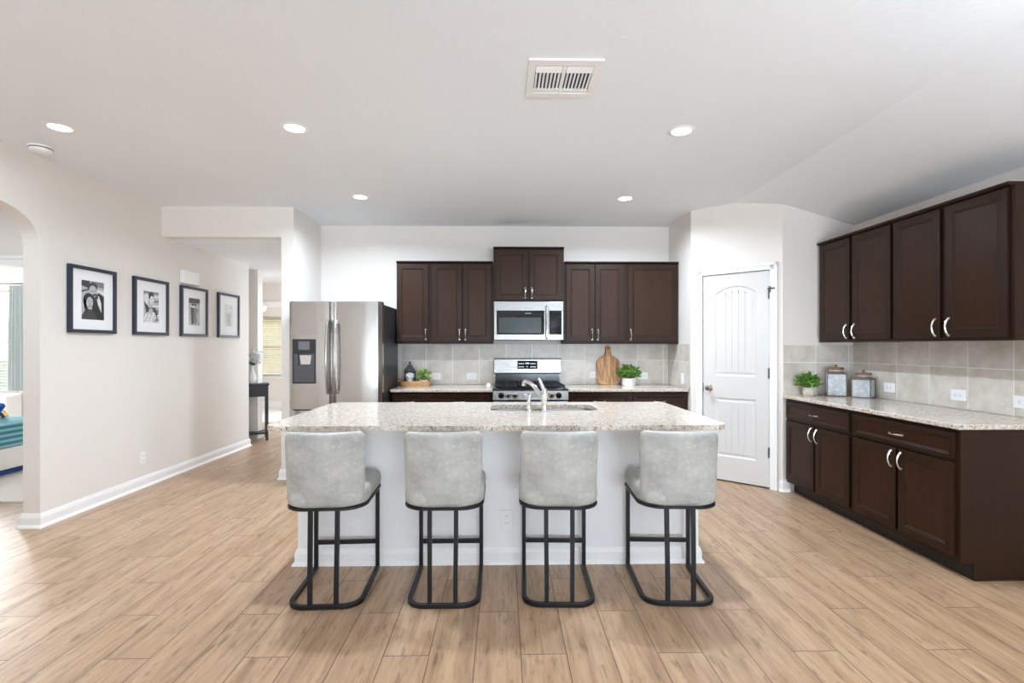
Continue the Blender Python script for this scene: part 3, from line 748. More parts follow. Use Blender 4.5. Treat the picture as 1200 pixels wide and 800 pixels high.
# counters
def counter(name, label, poly, z0=0.8695, z1=0.90):
    return tag(B().prism(poly, z0, z1).obj(name, 'granite', bevel=0.006, seg=3), label, 'countertop')
counter('countertop', 'speckled granite countertop between the fridge and range', [(-1.172, 5.262), (-0.104, 5.262), (-0.104, 5.911), (-1.172, 5.911)])
counter('countertop', 'speckled granite countertop under the cutting board, from range to pantry wall', [(0.679, 5.262), (1.956, 5.262), (1.956, 5.911), (0.679, 5.911)])
counter('countertop', 'long granite countertop on the side wall with the canisters', [(2.596, 2.818), (3.261, 2.818), (3.261, 4.621), (2.596, 4.621)])

# ------------------------------------------------------------------ island
isl = thing('kitchen_island', 'white kitchen island base with baseboard under the granite bar top', 'kitchen island', (0, 3.13, 0))
IX0, IX1, IY0, IY1 = -1.262, 1.225, 0.0, 0.80
B().box(IX0, IX1, IY0, 0.115, 0.0005, 0.868).box(IX0, IX0 + 0.1, 0.115, IY1, 0.0005, 0.868).box(IX1 - 0.1, IX1, 0.115, IY1, 0.0005, 0.868).box(IX0 + 0.1, IX1 - 0.1, IY1 - 0.02, IY1, 0.1, 0.868).box(IX0 + 0.1, IX1 - 0.1, 0.115, IY1 - 0.02, 0.1, 0.12).obj('body', 'island_paint', parent=isl)
rings = []
for (x, y, mx, my) in ((IX0, IY1, -1, 0), (IX0, IY0, -1, -1), (IX1, IY0, 1, -1), (IX1, IY1, 1, 0)):
    rings.append([(x + mx * o, y + my * o, z + 0.0006) for o, z in [(0.0005, 0), (0.030, 0), (0.026, 0.012), (0.016, 0.024), (0.016, 0.07), (0.011, 0.084), (0.006, 0.096), (0.0005, 0.096)]])
B().loft(rings).obj('baseboard', 'trim_white', parent=isl)
b = B()
for (o_, z_) in ((0.010, 0.835), (0.018, 0.852)):
    b.box(IX0 - o_, IX1 + o_, -o_, 0.0, z_, 0.868).box(IX0 - o_, IX0, 0.0, IY1, z_, 0.868).box(IX1, IX1 + o_, 0.0, IY1, z_, 0.868)
b.obj('top_moulding', 'trim_white', parent=isl, bevel=0.003)
for i in range(3):
    xa = -1.2 + i * 0.8
    o = front(B(), xa + 0.01, xa + 0.79, 0.12, 0.84, 0.055).moved(Matrix.Rotation(math.pi, 4, 'Z')).obj('cabinet_door', ['espresso_wood', 'espresso_panel'], parent=isl, loc=(-0.02, 0.82, 0))

# island top with the sink cut-out
SX0, SX1, SY0, SY1 = -0.085, 0.675, 3.50, 3.865
ix0, ix1, iy0, iy1 = -1.345, 1.292, 2.84, 4.04
outer = rrect(ix0, ix1, iy0, iy1, 0.085, 8); inner = rrect(SX0, SX1, SY0, SY1, 0.07, 8)
bm = bmesh.new()
def ring_edges(pts, z):
    vs = [bm.verts.new((x, y, z)) for x, y in pts]; return vs, [bm.edges.new((vs[i], vs[(i + 1) % len(vs)])) for i in range(len(vs))]
vo, eo = ring_edges(outer, 0.90); vi, ei = ring_edges(inner, 0.90)
res = bmesh.ops.triangle_fill(bm, edges=eo + ei, use_beauty=True)
ext = bmesh.ops.extrude_face_region(bm, geom=[g for g in res['geom'] if isinstance(g, bmesh.types.BMFace)])
for g in ext['geom']:
    if isinstance(g, bmesh.types.BMVert): g.co.z = 0.869
bmesh.ops.recalc_face_normals(bm, faces=bm.faces)
me = bpy.data.meshes.new('island_top'); bm.to_mesh(me); bm.free(); me.materials.append(MATS['granite'])
it = bpy.data.objects.new('island_countertop', me); SC.collection.objects.link(it)
md = it.modifiers.new('bevel', 'BEVEL'); md.width = 0.006; md.segments = 3; md.limit_method = 'ANGLE'; md.angle_limit = R(50)
tag(it, 'large speckled granite island bar top with rounded corners and sink cut-out', 'countertop')

# sink: double bowl with a low divider, under the cut-out
sk = thing('kitchen_sink', 'stainless steel undermount sink set in the island top', 'sink', (0, 0, 0.0))
def bowl(x0, x1, y0, y1):
    rings = []
    for (ins, z, r) in ((0.0, 0.8685, 0.07), (0.004, 0.85, 0.07), (0.012, 0.72, 0.065), (0.03, 0.70, 0.05), (0.10, 0.698, 0.04)):
        rings.append([(x, y, z) for x, y in rrect(x0 + ins, x1 - ins, y0 + ins, y1 - ins, r, 6)])
    return B().loft(rings, cap=False).add(rings[-1], [tuple(range(len(rings[-1])))])
xm = (SX0 + SX1) / 2
bowl(SX0 - 0.006, xm - 0.008, SY0 - 0.006, SY1 + 0.006).obj('basin', 'stainless_flat', parent=sk, smooth=True)
bowl(xm + 0.008, SX1 + 0.006, SY0 - 0.006, SY1 + 0.006).obj('basin', 'stainless_flat', parent=sk, smooth=True)
B().box(xm - 0.008, xm + 0.008, SY0 + 0.01, SY1 - 0.01, 0.83, 0.862).obj('divider', 'stainless_flat', parent=sk, bevel=0.004)
# body has a hollow for the bowls
FX, FY = 0.285, 3.435
fc = thing('kitchen_faucet', 'chrome single-lever kitchen faucet on the island behind the sink', 'faucet', (FX, FY, 0.9003))
B().lathe([(0.030, 0), (0.030, 0.006), (0.024, 0.012), (0.0215, 0.03), (0.0205, 0.10), (0.0225, 0.105), (0.0225, 0.115), (0.021, 0.13), (0.0165, 0.155), (0.006, 0.165)], n=24).obj('faucet_body', 'chrome', parent=fc, smooth=True)
dirv = Vector((-0.118, 0.17, 0)); 
def q(t): return Vector((0, 0, 0.06)) + dirv * t + Vector((0, 0, 0.135 * (1 - (1 - t) ** 2.0)))
pts = [q(i / 12) for i in range(13)] + [q(1) + dirv * 0.09 + Vector((0, 0, -0.006)), q(1) + dirv * 0.12 + Vector((0, 0, -0.03))]
B().tube(pts, [0.015] * 10 + [0.0155, 0.017, 0.019, 0.0185, 0.016], 14).obj('spout', 'chrome', parent=fc, smooth=True)
B().tube([(0, 0, 0.14), (-0.008, -0.004, 0.165), (-0.022, -0.008, 0.198), (-0.034, -0.01, 0.222), (-0.040, -0.011, 0.230)], [0.017, 0.014, 0.011, 0.0095, 0.008], 12).obj('lever', 'chrome', parent=fc, smooth=True)
sp = thing('side_sprayer', 'small chrome pull-out sprayer standing beside the faucet', 'sprayer', (0.178, 3.425, 0.9003))
B().lathe([(0.024, 0), (0.024, 0.005), (0.017, 0.012), (0.013, 0.03), (0.014, 0.045), (0.002, 0.045)], n=20).obj('sprayer_base', 'chrome', parent=sp, smooth=True)
B().tube([(0, 0, 0.042), (0, 0, 0.07), (0.001, 0, 0.09), (0.004, 0.004, 0.105)], [0.012, 0.0135, 0.015, 0.013], 14).obj('sprayer_grip', 'chrome', parent=sp, smooth=True)
B().tube([(0.003, 0.003, 0.095), (-0.012, 0.010, 0.112), (-0.024, 0.016, 0.124)], [0.013, 0.0135, 0.015], 14).obj('spray_head', 'chrome', parent=sp, smooth=True)
B().tube([(0.003, 0.003, 0.098), (0.014, 0, 0.118), (0.018, -0.002, 0.13)], [0.009, 0.007, 0.006], 10).obj('trigger', 'chrome', parent=sp, smooth=True)

# ------------------------------------------------------------------ bar stools
def make_stool(label, loc, rotz):
    t = thing('bar_stool', label, 'bar stool', loc, rotz, 'bar stools along the island')
    r = 0.0115; hw = 0.182; yn, yf, zc = -0.238, 0.238, 0.0125
    path = [(-hw, yf), (-hw, yn + 0.085)] + [(-hw + 0.085 + 0.085 * math.cos(R(180 + a)), yn + 0.085 + 0.085 * math.sin(R(180 + a))) for a in range(15, 91, 15)] \
         + [(hw - 0.085 + 0.085 * math.cos(R(270 + a)), yn + 0.085 + 0.085 * math.sin(R(270 + a))) for a in range(0, 91, 15)] + [(hw, yf)]
    B().tube([(x, y, zc) for x, y in path], r, square=True, up=(0, 0, 1)).obj('floor_base', 'black_metal', parent=t, bevel=0.003)
    for sx in (-1, 1):
        B().tube([(sx * hw, yf - r, 0.002), (sx * hw, yf - r, 0.506)], r * 0.96, square=True, up=(0, 1, 0)).obj('leg', 'black_metal', parent=t, bevel=0.002)
    for sx in (-1, 1):
        B().tube([(sx * 0.066, yn + 0.001, 0.023), (sx * 0.066, yn + 0.001, 0.10), (sx * 0.067, yn + 0.006, 0.25), (sx * 0.068, yn + 0.012, 0.40), (sx * 0.068, yn + 0.016, 0.506)], r * 0.96, square=True, up=(0, 1, 0)).obj('leg', 'black_metal', parent=t, bevel=0.002)
    B().box(-hw + r, hw - r, yf - 2 * r, yf - 0.002, 0.155, 0.180).obj('footrest', 'black_metal', parent=t, bevel=0.003)
    # seat plate and cushion: D-shaped plan, wide rounded back corners
    def plan(s, z, off=0.0):
        pts = []
        w, yb, ya = 0.208 * s + off, -0.255 * s - off, 0.245 * s + off
        for i in range(13): a = R(-90 + 90 * i / 12); pts.append((w - 0.12 + 0.12 * math.cos(a), yb + 0.13 + 0.13 * math.sin(a)))
        for i in range(9): a = R(90 * i / 8); pts.append((w - 0.07 + 0.07 * math.cos(a), ya - 0.07 + 0.07 * math.sin(a)))
        for i in range(9): a = R(90 + 90 * i / 8); pts.append((-w + 0.07 + 0.07 * math.cos(a), ya - 0.07 + 0.07 * math.sin(a)))
        for i in range(13): a = R(180 + 90 * i / 12); pts.append((-w + 0.12 + 0.12 * math.cos(a), yb + 0.13 + 0.13 * math.sin(a)))
        return [(x, y, z) for x, y in pts]
    B().loft([plan(1, 0.5065, 0.002), plan(1, 0.520, 0.002)]).obj('seat_plate', 'black_metal', parent=t, bevel=0.003)
    ring = [plan(1, 0.5205, -0.010), plan(1, 0.530, -0.001), plan(1, 0.56, 0.003), plan(1, 0.59, 0.0), plan(1, 0.604, -0.010), plan(1, 0.612, -0.03), plan(1, 0.616, -0.07)]
    B().loft(ring).obj('seat', 'stool_leather', parent=t, smooth=True)
    # backrest: padded shell, plan section bends round the sitter
    rings = []; zb, zt = 0.5215, 0.905; nz = 22
    for j in range(nz + 1):
        ph = math.pi * j / nz; q_ = (1 - math.cos(ph)) / 2
        z = zb + (zt - zb) * q_
        h = abs(z - (zb + zt) / 2) / ((zt - zb) / 2)
        edge = max(0.0, (h - 0.86) / 0.14)
        k = math.sqrt(max(0.0, 1 - edge ** 2.2))
        w = (0.196 + 0.010 * q_) * (0.85 + 0.15 * math.sqrt(max(0, 1 - max(0, (h - 0.74) / 0.26) ** 2.2)))
        th = 0.036 * (0.18 + 0.82 * k)
        lean = -0.018 * q_
        row = []
        for (x, y) in sup(w, th, 3.2, 44): row.append((x, y - 0.228 + lean + 1.15 * x * x, z))
        rings.append(row)
    B().loft(rings).obj('backrest', 'stool_leather', parent=t, smooth=True)
    return t
st = make_stool('light grey leather bar stool at the fridge end of the island', (-0.93, 2.835, 0), R(2.5))
dup(st, (-0.31, 2.835, 0), R(0.3), 'light grey leather bar stool second from the fridge end of the island')
dup(st, (0.303, 2.835, 0), R(-2.2), 'light grey leather bar stool second from the pantry end of the island')
dup(st, (0.937, 2.835, 0), R(-3.0), 'light grey leather bar stool at the pantry end of the island')

# ------------------------------------------------------------------ refrigerator
FX0, FX1, FYF = -2.088, -1.183, 4.935
fr = thing('refrigerator', 'stainless steel french-door refrigerator with water dispenser', 'refrigerator', (FX0, FYF, 0))
FW = FX1 - FX0
B().box(0.004, FW - 0.004, 0.115, 0.80, 0.03, 1.765).box(0.01, 0.09, 0.05, 0.16, 1.765, 1.79).box(FW - 0.09, FW - 0.01, 0.05, 0.16, 1.765, 1.79).obj('case', 'fridge_side', parent=fr, bevel=0.004)
B().box(0.03, FW - 0.03, 0.13, 0.75, 0.0005, 0.03).obj('foot_grille', 'dispenser_dark', parent=fr)
def fdoor(name, x0, x1, z0, z1, hole=None):
    """slightly crowned front with rounded vertical edges"""
    n = 14; w = x1 - x0; prof = []
    for i in range(n + 1):
        u = -1 + 2 * i / n; x = (x0 + x1) / 2 + u * w / 2
        prof.append((x, 0.012 * abs(u) ** 2.0 + 0.03 * max(0, (abs(u) - 0.93) / 0.07) ** 2))
    poly = prof + [(x1, 0.105), (x0, 0.105)]
    return B().prism(poly, z0, z1).obj(name, 'stainless', parent=fr, smooth=True)
gap = 0.43
ld = fdoor('fridge_door', 0.0, gap - 0.003, 0.735, 1.785)
rd = fdoor('fridge_door', gap + 0.003, FW, 0.735, 1.785)
dr = fdoor('freezer_drawer', 0.0, FW, 0.08, 0.722)
def fhandle(x, par, sgn):
    z0, z1 = 0.885, 1.60; n = 16
    pts = [(x, -0.018 - 0.045 * math.sin(math.pi * i / n) ** 0.55, z0 + (z1 - z0) * i / n) for i in range(n + 1)]
    B().tube(pts, [0.012 + 0.002 * math.sin(math.pi * i / n) for i in range(n + 1)], 12).obj('handle', 'handle_steel', parent=par, smooth=True)
    B().box(x - 0.008, x + 0.008, -0.02, 0.015, z0, z0 + 0.03).box(x - 0.008, x + 0.008, -0.02, 0.015, z1 - 0.03, z1).obj('handle_mount', 'handle_steel', parent=par)
fhandle(gap - 0.040, ld, 1); fhandle(gap + 0.040, rd, -1)
pts = [(0.06, -0.03, 0.62)] + [(0.06 + (FW - 0.12) * i / 10, -0.055, 0.64) for i in range(11)] + [(FW - 0.06, -0.03, 0.62)]
B().tube(pts, 0.013, 10).obj('handle', 'handle_steel', parent=dr, smooth=True)
dp = B()
dx0, dx1 = 0.045, 0.272
dp.box(dx0, dx1, -0.006, 0.02, 1.275, 1.418).box(dx0, dx0 + 0.014, -0.006, 0.02, 1.0, 1.275).box(dx1 - 0.014, dx1, -0.006, 0.02, 1.0, 1.275).box(dx0, dx1, -0.006, 0.02, 0.985, 1.0)
dsp = dp.obj('water_dispenser', 'dispenser_dark', parent=fr, bevel=0.003)
B().box(dx0 + 0.014, dx1 - 0.014, -0.0005, 0.004, 1.0, 1.275).obj('recess_back', 'dispenser_grey', parent=dsp)
B().box(dx0 + 0.06, dx1 - 0.06, -0.0075, -0.006, 1.315, 1.395).obj('display', 'screen_grey', parent=dsp)
B().prism([(dx0 + 0.085, 1.17), (dx1 - 0.05, 1.17), (dx1 - 0.04, 1.262), (dx0 + 0.07, 1.262)], -0.012, -0.001, 1).obj('ice_chute', 'chrome', parent=dsp, bevel=0.003)
B().box(dx0 + 0.055, dx0 + 0.07, -0.010, -0.001, 1.16, 1.275).obj('water_nozzle', 'dispenser_dark', parent=dsp)
B().box(dx0 + 0.014, dx1 - 0.014, -0.010, 0.0, 1.0, 1.012).obj('drip_tray', 'dispenser_grey', parent=dsp)
B().box(FW - 0.085, FW - 0.03, 0.0115, 0.0155, 1.732, 1.742).obj('badge', 'hinge_metal', parent=rd)

# ------------------------------------------------------------------ gas range
RX0, RX1 = -0.099, 0.674; RW = RX1 - RX0
rg = thing('gas_range', 'stainless steel gas range with black grates between the base cabinets', 'stove', (RX0, 5.15, 0))
B().box(0.002, RW - 0.002, 0.03, 0.74, 0.02, 0.895).obj('body', 'fridge_side', parent=rg)
B().box(0.0, RW, 0.0, 0.735, 0.895, 0.912).obj('cooktop', 'black_enamel', parent=rg, bevel=0.004)
B().prism([(0.0, 0.795), (-0.012, 0.80), (0.004, 0.893), (0.04, 0.895), (0.04, 0.795)], 0.0, RW, 0).obj('control_panel', 'stainless_flat', parent=rg, bevel=0.002)
for x, m in ((0.085, 'black_enamel'), (0.155, 'stainless_flat'), (0.225, 'stainless_flat'), (0.60, 'stainless_flat'), (0.675, 'black_enamel')):
    kb = B().lathe([(0.031, 0.004), (0.031, -0.006), (0.025, -0.010), (0.023, -0.034), (0.018, -0.038), (0.002, -0.038)], (x, -0.004, 0.845), 24, 1).obj('knob', m, parent=rg, smooth=True)
    B().box(x - 0.004, x + 0.004, -0.046, -0.040, 0.826, 0.864).obj('knob_grip', 'black_enamel', parent=kb)
od = B().box(0.005, RW - 0.005, -0.02, 0.03, 0.225, 0.785).obj('oven_door', 'stainless_flat', parent=rg, bevel=0.004)
B().box(0.13, RW - 0.13, -0.023, -0.02, 0.34, 0.62).obj('oven_window', 'black_glass', parent=od)
B().tube([(0.06, -0.02, 0.735), (0.06, -0.06, 0.735), (RW - 0.06, -0.06, 0.735), (RW - 0.06, -0.02, 0.735)], 0.012, 10).obj('handle', 'handle_steel', parent=od)
B().box(0.005, RW - 0.005, -0.015, 0.03, 0.04, 0.215).obj('warming_drawer', 'stainless_flat', parent=rg, bevel=0.004)
bgd = B().prism([(0.655, 1.03), (0.642, 1.04), (0.648, 1.20), (0.66, 1.207), (0.745, 1.207), (0.745, 0.912), (0.70, 0.912), (0.70, 1.03)], 0.0, RW, 0).obj('backguard', 'stainless_flat', parent=rg, bevel=0.003)
B().box(0.012, RW - 0.012, 0.688, 0.699, 0.913, 1.028).obj('rear_vent', 'black_enamel', parent=rg)
B().box(0.27, 0.50, 0.640, 0.648, 1.088, 1.182).obj('display_panel', 'display_black', parent=bgd)
b = B()
for r_ in range(2):
    for c_ in range(3):
        b.box(0.285 + c_ * 0.022, 0.300 + c_ * 0.022, 0.6385, 0.640, 1.108 + r_ * 0.036, 1.118 + r_ * 0.036)
        b.box(0.420 + c_ * 0.022, 0.435 + c_ * 0.022, 0.6385, 0.640, 1.108 + r_ * 0.036, 1.118 + r_ * 0.036)
b.box(0.362, 0.405, 0.6385, 0.640, 1.145, 1.160).box(0.370, 0.39, 0.6385, 0.640, 1.112, 1.118)
b.obj('touch_keys', 'display_dim', parent=bgd)
for (gx0, gx1) in ((0.03, 0.255), (0.27, 0.50), (0.515, 0.745)):
    b = B(); h0, h1 = 0.928, 0.944
    for x in (gx0, gx1 - 0.014): b.box(x, x + 0.014, 0.05, 0.66, h0, h1)
    for y in (0.05, 0.20, 0.345, 0.50, 0.646): b.box(gx0, gx1, y, y + 0.014, h0, h1)
    xm_ = (gx0 + gx1) / 2; b.box(xm_ - 0.006, xm_ + 0.006, 0.05, 0.66, h0, h1)
    for x in (gx0, gx1 - 0.014):
        for y in (0.05, 0.646): b.box(x, x + 0.014, y, y + 0.014, 0.9125, h0)
    b.obj('burner_grate', 'cast_iron', parent=rg, bevel=0.002)
    for y in (0.20, 0.50): B().lathe([(0.05, 0), (0.05, 0.006), (0.034, 0.007), (0.034, 0.013), (0.002, 0.014)], (xm_, y, 0.912), 20).obj('burner', 'cast_iron', parent=rg, smooth=True)

# ------------------------------------------------------------------ microwave
mw = thing('microwave', 'stainless steel over-the-range microwave above the gas range', 'microwave', (-0.096, 5.535, 0))
MW_ = 0.768; z0, z1 = 1.418, 1.842
B().box(0.002, MW_ - 0.002, 0.03, 0.37, z0, z1).obj('case', 'fridge_side', parent=mw)
B().box(0, MW_, 0.0, 0.03, z0, z1).obj('front_panel', 'stainless_flat', parent=mw, bevel=0.004)
wd = B().box(0.03, 0.555, -0.006, 0.0, 1.478, 1.742).obj('door_glass', 'black_glass', parent=mw, bevel=0.003)
B().box(0.055, 0.52, -0.0085, -0.006, 1.495, 1.665).obj('door_window', 'grey_glass', parent=wd)
B().box(0.34, 0.41, -0.008, -0.006, 1.705, 1.715).obj('badge', 'hinge_metal', parent=wd)
B().box(0.608, 0.746, -0.006, 0.0, 1.478, 1.742).obj('keypad_panel', 'black_glass', parent=mw, bevel=0.002)
B().tube([(0.582, -0.002, 1.437), (0.582, -0.04, 1.452), (0.582, -0.046, 1.61), (0.582, -0.04, 1.776), (0.582, -0.002, 1.79)], 0.014, 12).obj('handle', 'chrome', parent=mw, smooth=True)
B().box(0.04, 0.73, 0.04, 0.34, z0 - 0.006, z0).obj('vent_grille', 'dispenser_dark', parent=mw)

# ------------------------------------------------------------------ wall plates
def plate(loc, rotz, w, h, label, kind='outlet', horiz=False):
    """local: plate in xz at y=0 facing -y"""
    t = thing('wall_outlet' if kind == 'outlet' else 'light_switch', label, kind, loc, rotz, 'wall outlets' if kind == 'outlet' else None)
    B().box(-w / 2, w / 2, -0.006, -0.0008, -h / 2, h / 2).obj('cover_plate', 'plastic_white', parent=t, bevel=0.002)
    if kind == 'outlet':
        for k in (-1, 1):
            cx, cz = (k * 0.021, 0) if horiz else (0, k * 0.021)
            f = B().prism([(cx + x, cz + z) for x, z in rrect(-0.0165, 0.0165, -0.0145, 0.0145, 0.006, 3)], -0.0085, -0.006, 1).obj('receptacle', 'trim_white', parent=t)
            b = B()
            for s in (-1, 1):
                if horiz: b.box(cx - 0.004, cx + 0.004, -0.0092, -0.0085, cz + s * 0.006 - 0.0012, cz + s * 0.006 + 0.0012)
                else: b.box(cx + s * 0.006 - 0.0012, cx + s * 0.006 + 0.0012, -0.0092, -0.0085, cz - 0.002, cz + 0.006)
            b.obj('slots', 'dark_slot', parent=f)
    else:
        B().box(-0.016, 0.016, -0.010, -0.006, -0.033, 0.033).obj('rocker', 'trim_white', parent=t, bevel=0.002)
    return t
plate((-0.785, 5.912, 1.0), 0, 0.125, 0.08, 'white wall outlet on the tile right behind the woven tray plant', horiz=True)
plate((-0.365, 5.912, 0.998), 0, 0.125, 0.08, 'white wall outlet on the tile between the tray and the range', horiz=True)
plate((1.078, 5.912, 1.015), 0, 0.115, 0.08, 'white wall outlet on the tile partly behind the cutting board', horiz=True)
plate((1.655, 5.912, 1.0), 0, 0.115, 0.08, 'white wall outlet on the tile beside the plant in the white pot', horiz=True)
plate((1.957, 5.44, 0.995), R(-90), 0.08, 0.12, 'white wall switch on the tiled pantry side wall', 'light switch')
plate((3.262, 4.18, 1.0), R(-90), 0.125, 0.08, 'white wall outlet on the tile beside the canisters', horiz=True)
plate((3.262, 3.54, 0.998), R(-90), 0.125, 0.08, 'white wall outlet on the tile halfway along the side counter', horiz=True)
plate((3.262, 3.09, 0.996), R(-90), 0.125, 0.08, 'white wall outlet on the tile at the open end of the side counter', horiz=True)
plate((0.024, 3.13, 0.272), 0, 0.075, 0.12, 'white wall outlet low on the island front between the middle stools')
plate((-3.44, 4.87, 0.28), R(90), 0.075, 0.12, 'white wall outlet low on the wall under the framed photos')

# ------------------------------------------------------------------ picture wall
def picture(yc, label, art):
    t = thing('framed_photo', label, 'picture frame', (-3.4395, yc, 1.73), R(90), 'framed photos on the wall')
    w, h, f = 0.482, 0.545, 0.028
    b = B(); b.box(-w / 2, -w / 2 + f, -0.028, -0.0005, -h / 2, h / 2).box(w / 2 - f, w / 2, -0.028, -0.0005, -h / 2, h / 2)
    b.box(-w / 2 + f, w / 2 - f, -0.028, -0.0005, -h / 2, -h / 2 + f).box(-w / 2 + f, w / 2 - f, -0.028, -0.0005, h / 2 - f, h / 2)
    b.obj('frame', 'frame_navy', parent=t)
    B().box(-w / 2 + f, w / 2 - f, -0.012, -0.001, -h / 2 + f, h / 2 - f).obj('mat', 'mat_board', parent=t)
    art(t); return t
PM = ['photo_white', 'photo_light', 'photo_mid', 'photo_dark', 'photo_black']
def ell(b, cx, cz, rx, rz, y, mi, rot=0.0, n=20, clip=None):
    pts = []
    for i in range(n):
        a = 2 * math.pi * i / n; x, z = rx * math.cos(a), rz * math.sin(a)
        X = cx + x * math.cos(rot) - z * math.sin(rot); Z = cz + x * math.sin(rot) + z * math.cos(rot)
        if clip: X = min(max(X, clip[0]), clip[1]); Z = min(max(Z, clip[2]), clip[3])
        pts.append((X, y, Z))
    b.add(pts, [tuple(range(n))], mi)
def quad(b, pts, y, mi): b.add([(x, y, z) for x, z in pts], [tuple(range(len(pts)))], mi)
def art_couple(t):
    b = B(); c = (-0.115, 0.115, -0.16, 0.16); y = -0.0125
    b.box(c[0], c[1], y, -0.012, c[2], c[3], 1); k = lambda i: y - 0.00025 * i
    quad(b, [(c[0], 0.16), (-0.03, 0.16), (-0.05, 0.10), (c[0], 0.115)], k(1), 3); quad(b, [(-0.02, 0.16), (c[1], 0.16), (c[1], 0.11), (0.02, 0.12)], k(1), 2)
    quad(b, [(c[0], 0.06), (-0.04, 0.085), (-0.045, 0.095), (c[0], 0.075)], k(1), 3); quad(b, [(0.03, 0.075), (c[1], 0.05), (c[1], 0.085), (0.03, 0.095)], k(1), 0)
    quad(b, [(0.0, 0.02), (0.06, 0.07), (c[1], 0.04), (c[1], -0.16), (-0.02, -0.16)], k(2), 4)      # dark jacket
    quad(b, [(0.035, 0.03), (0.06, 0.045), (0.085, -0.02), (0.088, -0.10), (0.05, -0.03)], k(3), 0) # shirt
    ell(b, -0.005, 0.108, 0.052, 0.042, k(3), 3, 0.3, clip=c); ell(b, 0.002, 0.068, 0.043, 0.058, k(4), 1, 0.25); ell(b, 0.018, 0.030, 0.036, 0.028, k(5), 3, 0.3)
    ell(b, -0.008, 0.075, 0.007, 0.004, k(6), 4); ell(b, 0.022, 0.083, 0.007, 0.004, k(6), 4); ell(b, 0.016, 0.036, 0.012, 0.005, k(6), 1, 0.3)
    ell(b, -0.045, -0.005, 0.056, 0.064, k(6), 4); quad(b, [(-0.10, 0.0), (-0.088, -0.07), (-0.06, -0.10), (-0.05, 0.0)], k(6), 4)
    quad(b, [(c[0], -0.16), (c[0], -0.13), (-0.075, -0.075), (-0.01, -0.075), (0.05, -0.16)], k(6), 3)
    ell(b, -0.036, -0.020, 0.034, 0.048, k(7), 1, -0.1)
    ell(b, -0.052, -0.012, 0.007, 0.003, k(8), 4); ell(b, -0.022, -0.012, 0.007, 0.003, k(8), 4); ell(b, -0.036, -0.048, 0.012, 0.004, k(8), 3); ell(b, -0.036, -0.03, 0.004, 0.007, k(8), 2)
    b.obj('photo_print', PM, parent=t)
def art_child(t):
    b = B(); c = (-0.105, 0.105, -0.15, 0.15); y = -0.0125; b.box(c[0], c[1], y, -0.012, c[2], c[3], 1); k = lambda i: y - 0.00025 * i
    for i in range(6): quad(b, [(0.02, 0.11 - i * 0.045), (c[1], 0.115 - i * 0.045), (c[1], 0.095 - i * 0.045), (0.02, 0.09 - i * 0.045)], k(1), 2 if i % 2 else 0)
    quad(b, [(c[0], 0.15), (c[1], 0.15), (c[1], 0.13), (c[0], 0.12)], k(1), 2)
    ell(b, -0.07, 0.075, 0.030, 0.055, k(2), 0); quad(b, [(c[0], 0.06), (-0.03, -0.01), (0.05, 0.0), (0.095, -0.06), (0.06, -0.11), (-0.06, -0.09)], k(2), 3)
    ell(b, -0.002, 0.105, 0.036, 0.040, k(3), 4); ell(b, 0.006, 0.068, 0.028, 0.042, k(4), 0); ell(b, 0.0, 0.076, 0.005, 0.003, k(5), 4); ell(b, 0.02, 0.078, 0.005, 0.003, k(5), 4); ell(b, 0.01, 0.045, 0.009, 0.003, k(5), 3)
    ell(b, -0.01, -0.04, 0.032, 0.026, k(4), 1, 0.5); ell(b, -0.02, -0.10, 0.085, 0.055, k(3), 0, 0.3, clip=c)
    for i in range(14): ell(b, -0.08 + 0.012 * i, -0.13 + 0.02 * ((i * 5) % 4), 0.008, 0.005, k(5), 2 + i % 2, 0.6 * i)
    b.obj('photo_print', PM, parent=t)
def art_walk(t):
    b = B(); c = (-0.10, 0.10, -0.15, 0.15); y = -0.0125; b.box(c[0], c[1], y, -0.012, c[2], c[3], 1); k = lambda i: y - 0.00025 * i
    quad(b, [(c[0], 0.15), (c[1], 0.15), (c[1], 0.10), (c[0], 0.09)], k(1), 3); r2 = random.Random(5)
    for i in range(60): ell(b, r2.uniform(-0.088, 0.088), r2.uniform(-0.135, 0.09), r2.uniform(0.006, 0.012), r2.uniform(0.004, 0.010), k(1.5), r2.choice((0, 0, 2, 2, 3)), r2.uniform(0, 3), 8)
    for sx in (-0.035, 0.012):
        quad(b, [(sx - 0.03, 0.045), (sx + 0.03, 0.045), (sx + 0.024, -0.04), (sx + 0.02, -0.135), (sx - 0.02, -0.135), (sx - 0.024, -0.04)], k(3), 3 if sx < 0 else 2)
        ell(b, sx, 0.066, 0.017, 0.022, k(4), 0); ell(b, sx, 0.078, 0.019, 0.014, k(5), 4)
    b.obj('photo_print', PM, parent=t)
def art_faint(t):
    b = B(); c = (-0.095, 0.095, -0.14, 0.14); y = -0.0125; b.box(c[0], c[1], y, -0.012, c[2], c[3], 0); k = lambda i: y - 0.00025 * i; r2 = random.Random(9)
    for i in range(80): ell(b, r2.uniform(-0.085, 0.085), r2.uniform(-0.13, 0.13), r2.uniform(0.005, 0.012), r2.uniform(0.004, 0.010), k(1), r2.choice((0, 1, 1, 1, 1)), r2.uniform(0, 3), 8)
    for sx in (-0.025, 0.02):
        quad(b, [(sx - 0.025, 0.03), (sx + 0.025, 0.03), (sx + 0.02, -0.12), (sx - 0.02, -0.12)], k(2), 1); ell(b, sx, 0.05, 0.016, 0.020, k(3), 0)
    b.obj('photo_print', PM, parent=t)
picture(4.278, 'framed black-and-white photo of two people, the one nearest the archway', art_couple)
picture(4.978, 'framed black-and-white photo of one person resting, second from the archway', art_child)
picture(5.664, 'framed black-and-white photo of two walking people, under the white chime box', art_walk)
picture(6.366, 'framed very pale black-and-white photo, the one nearest the hall end', art_faint)
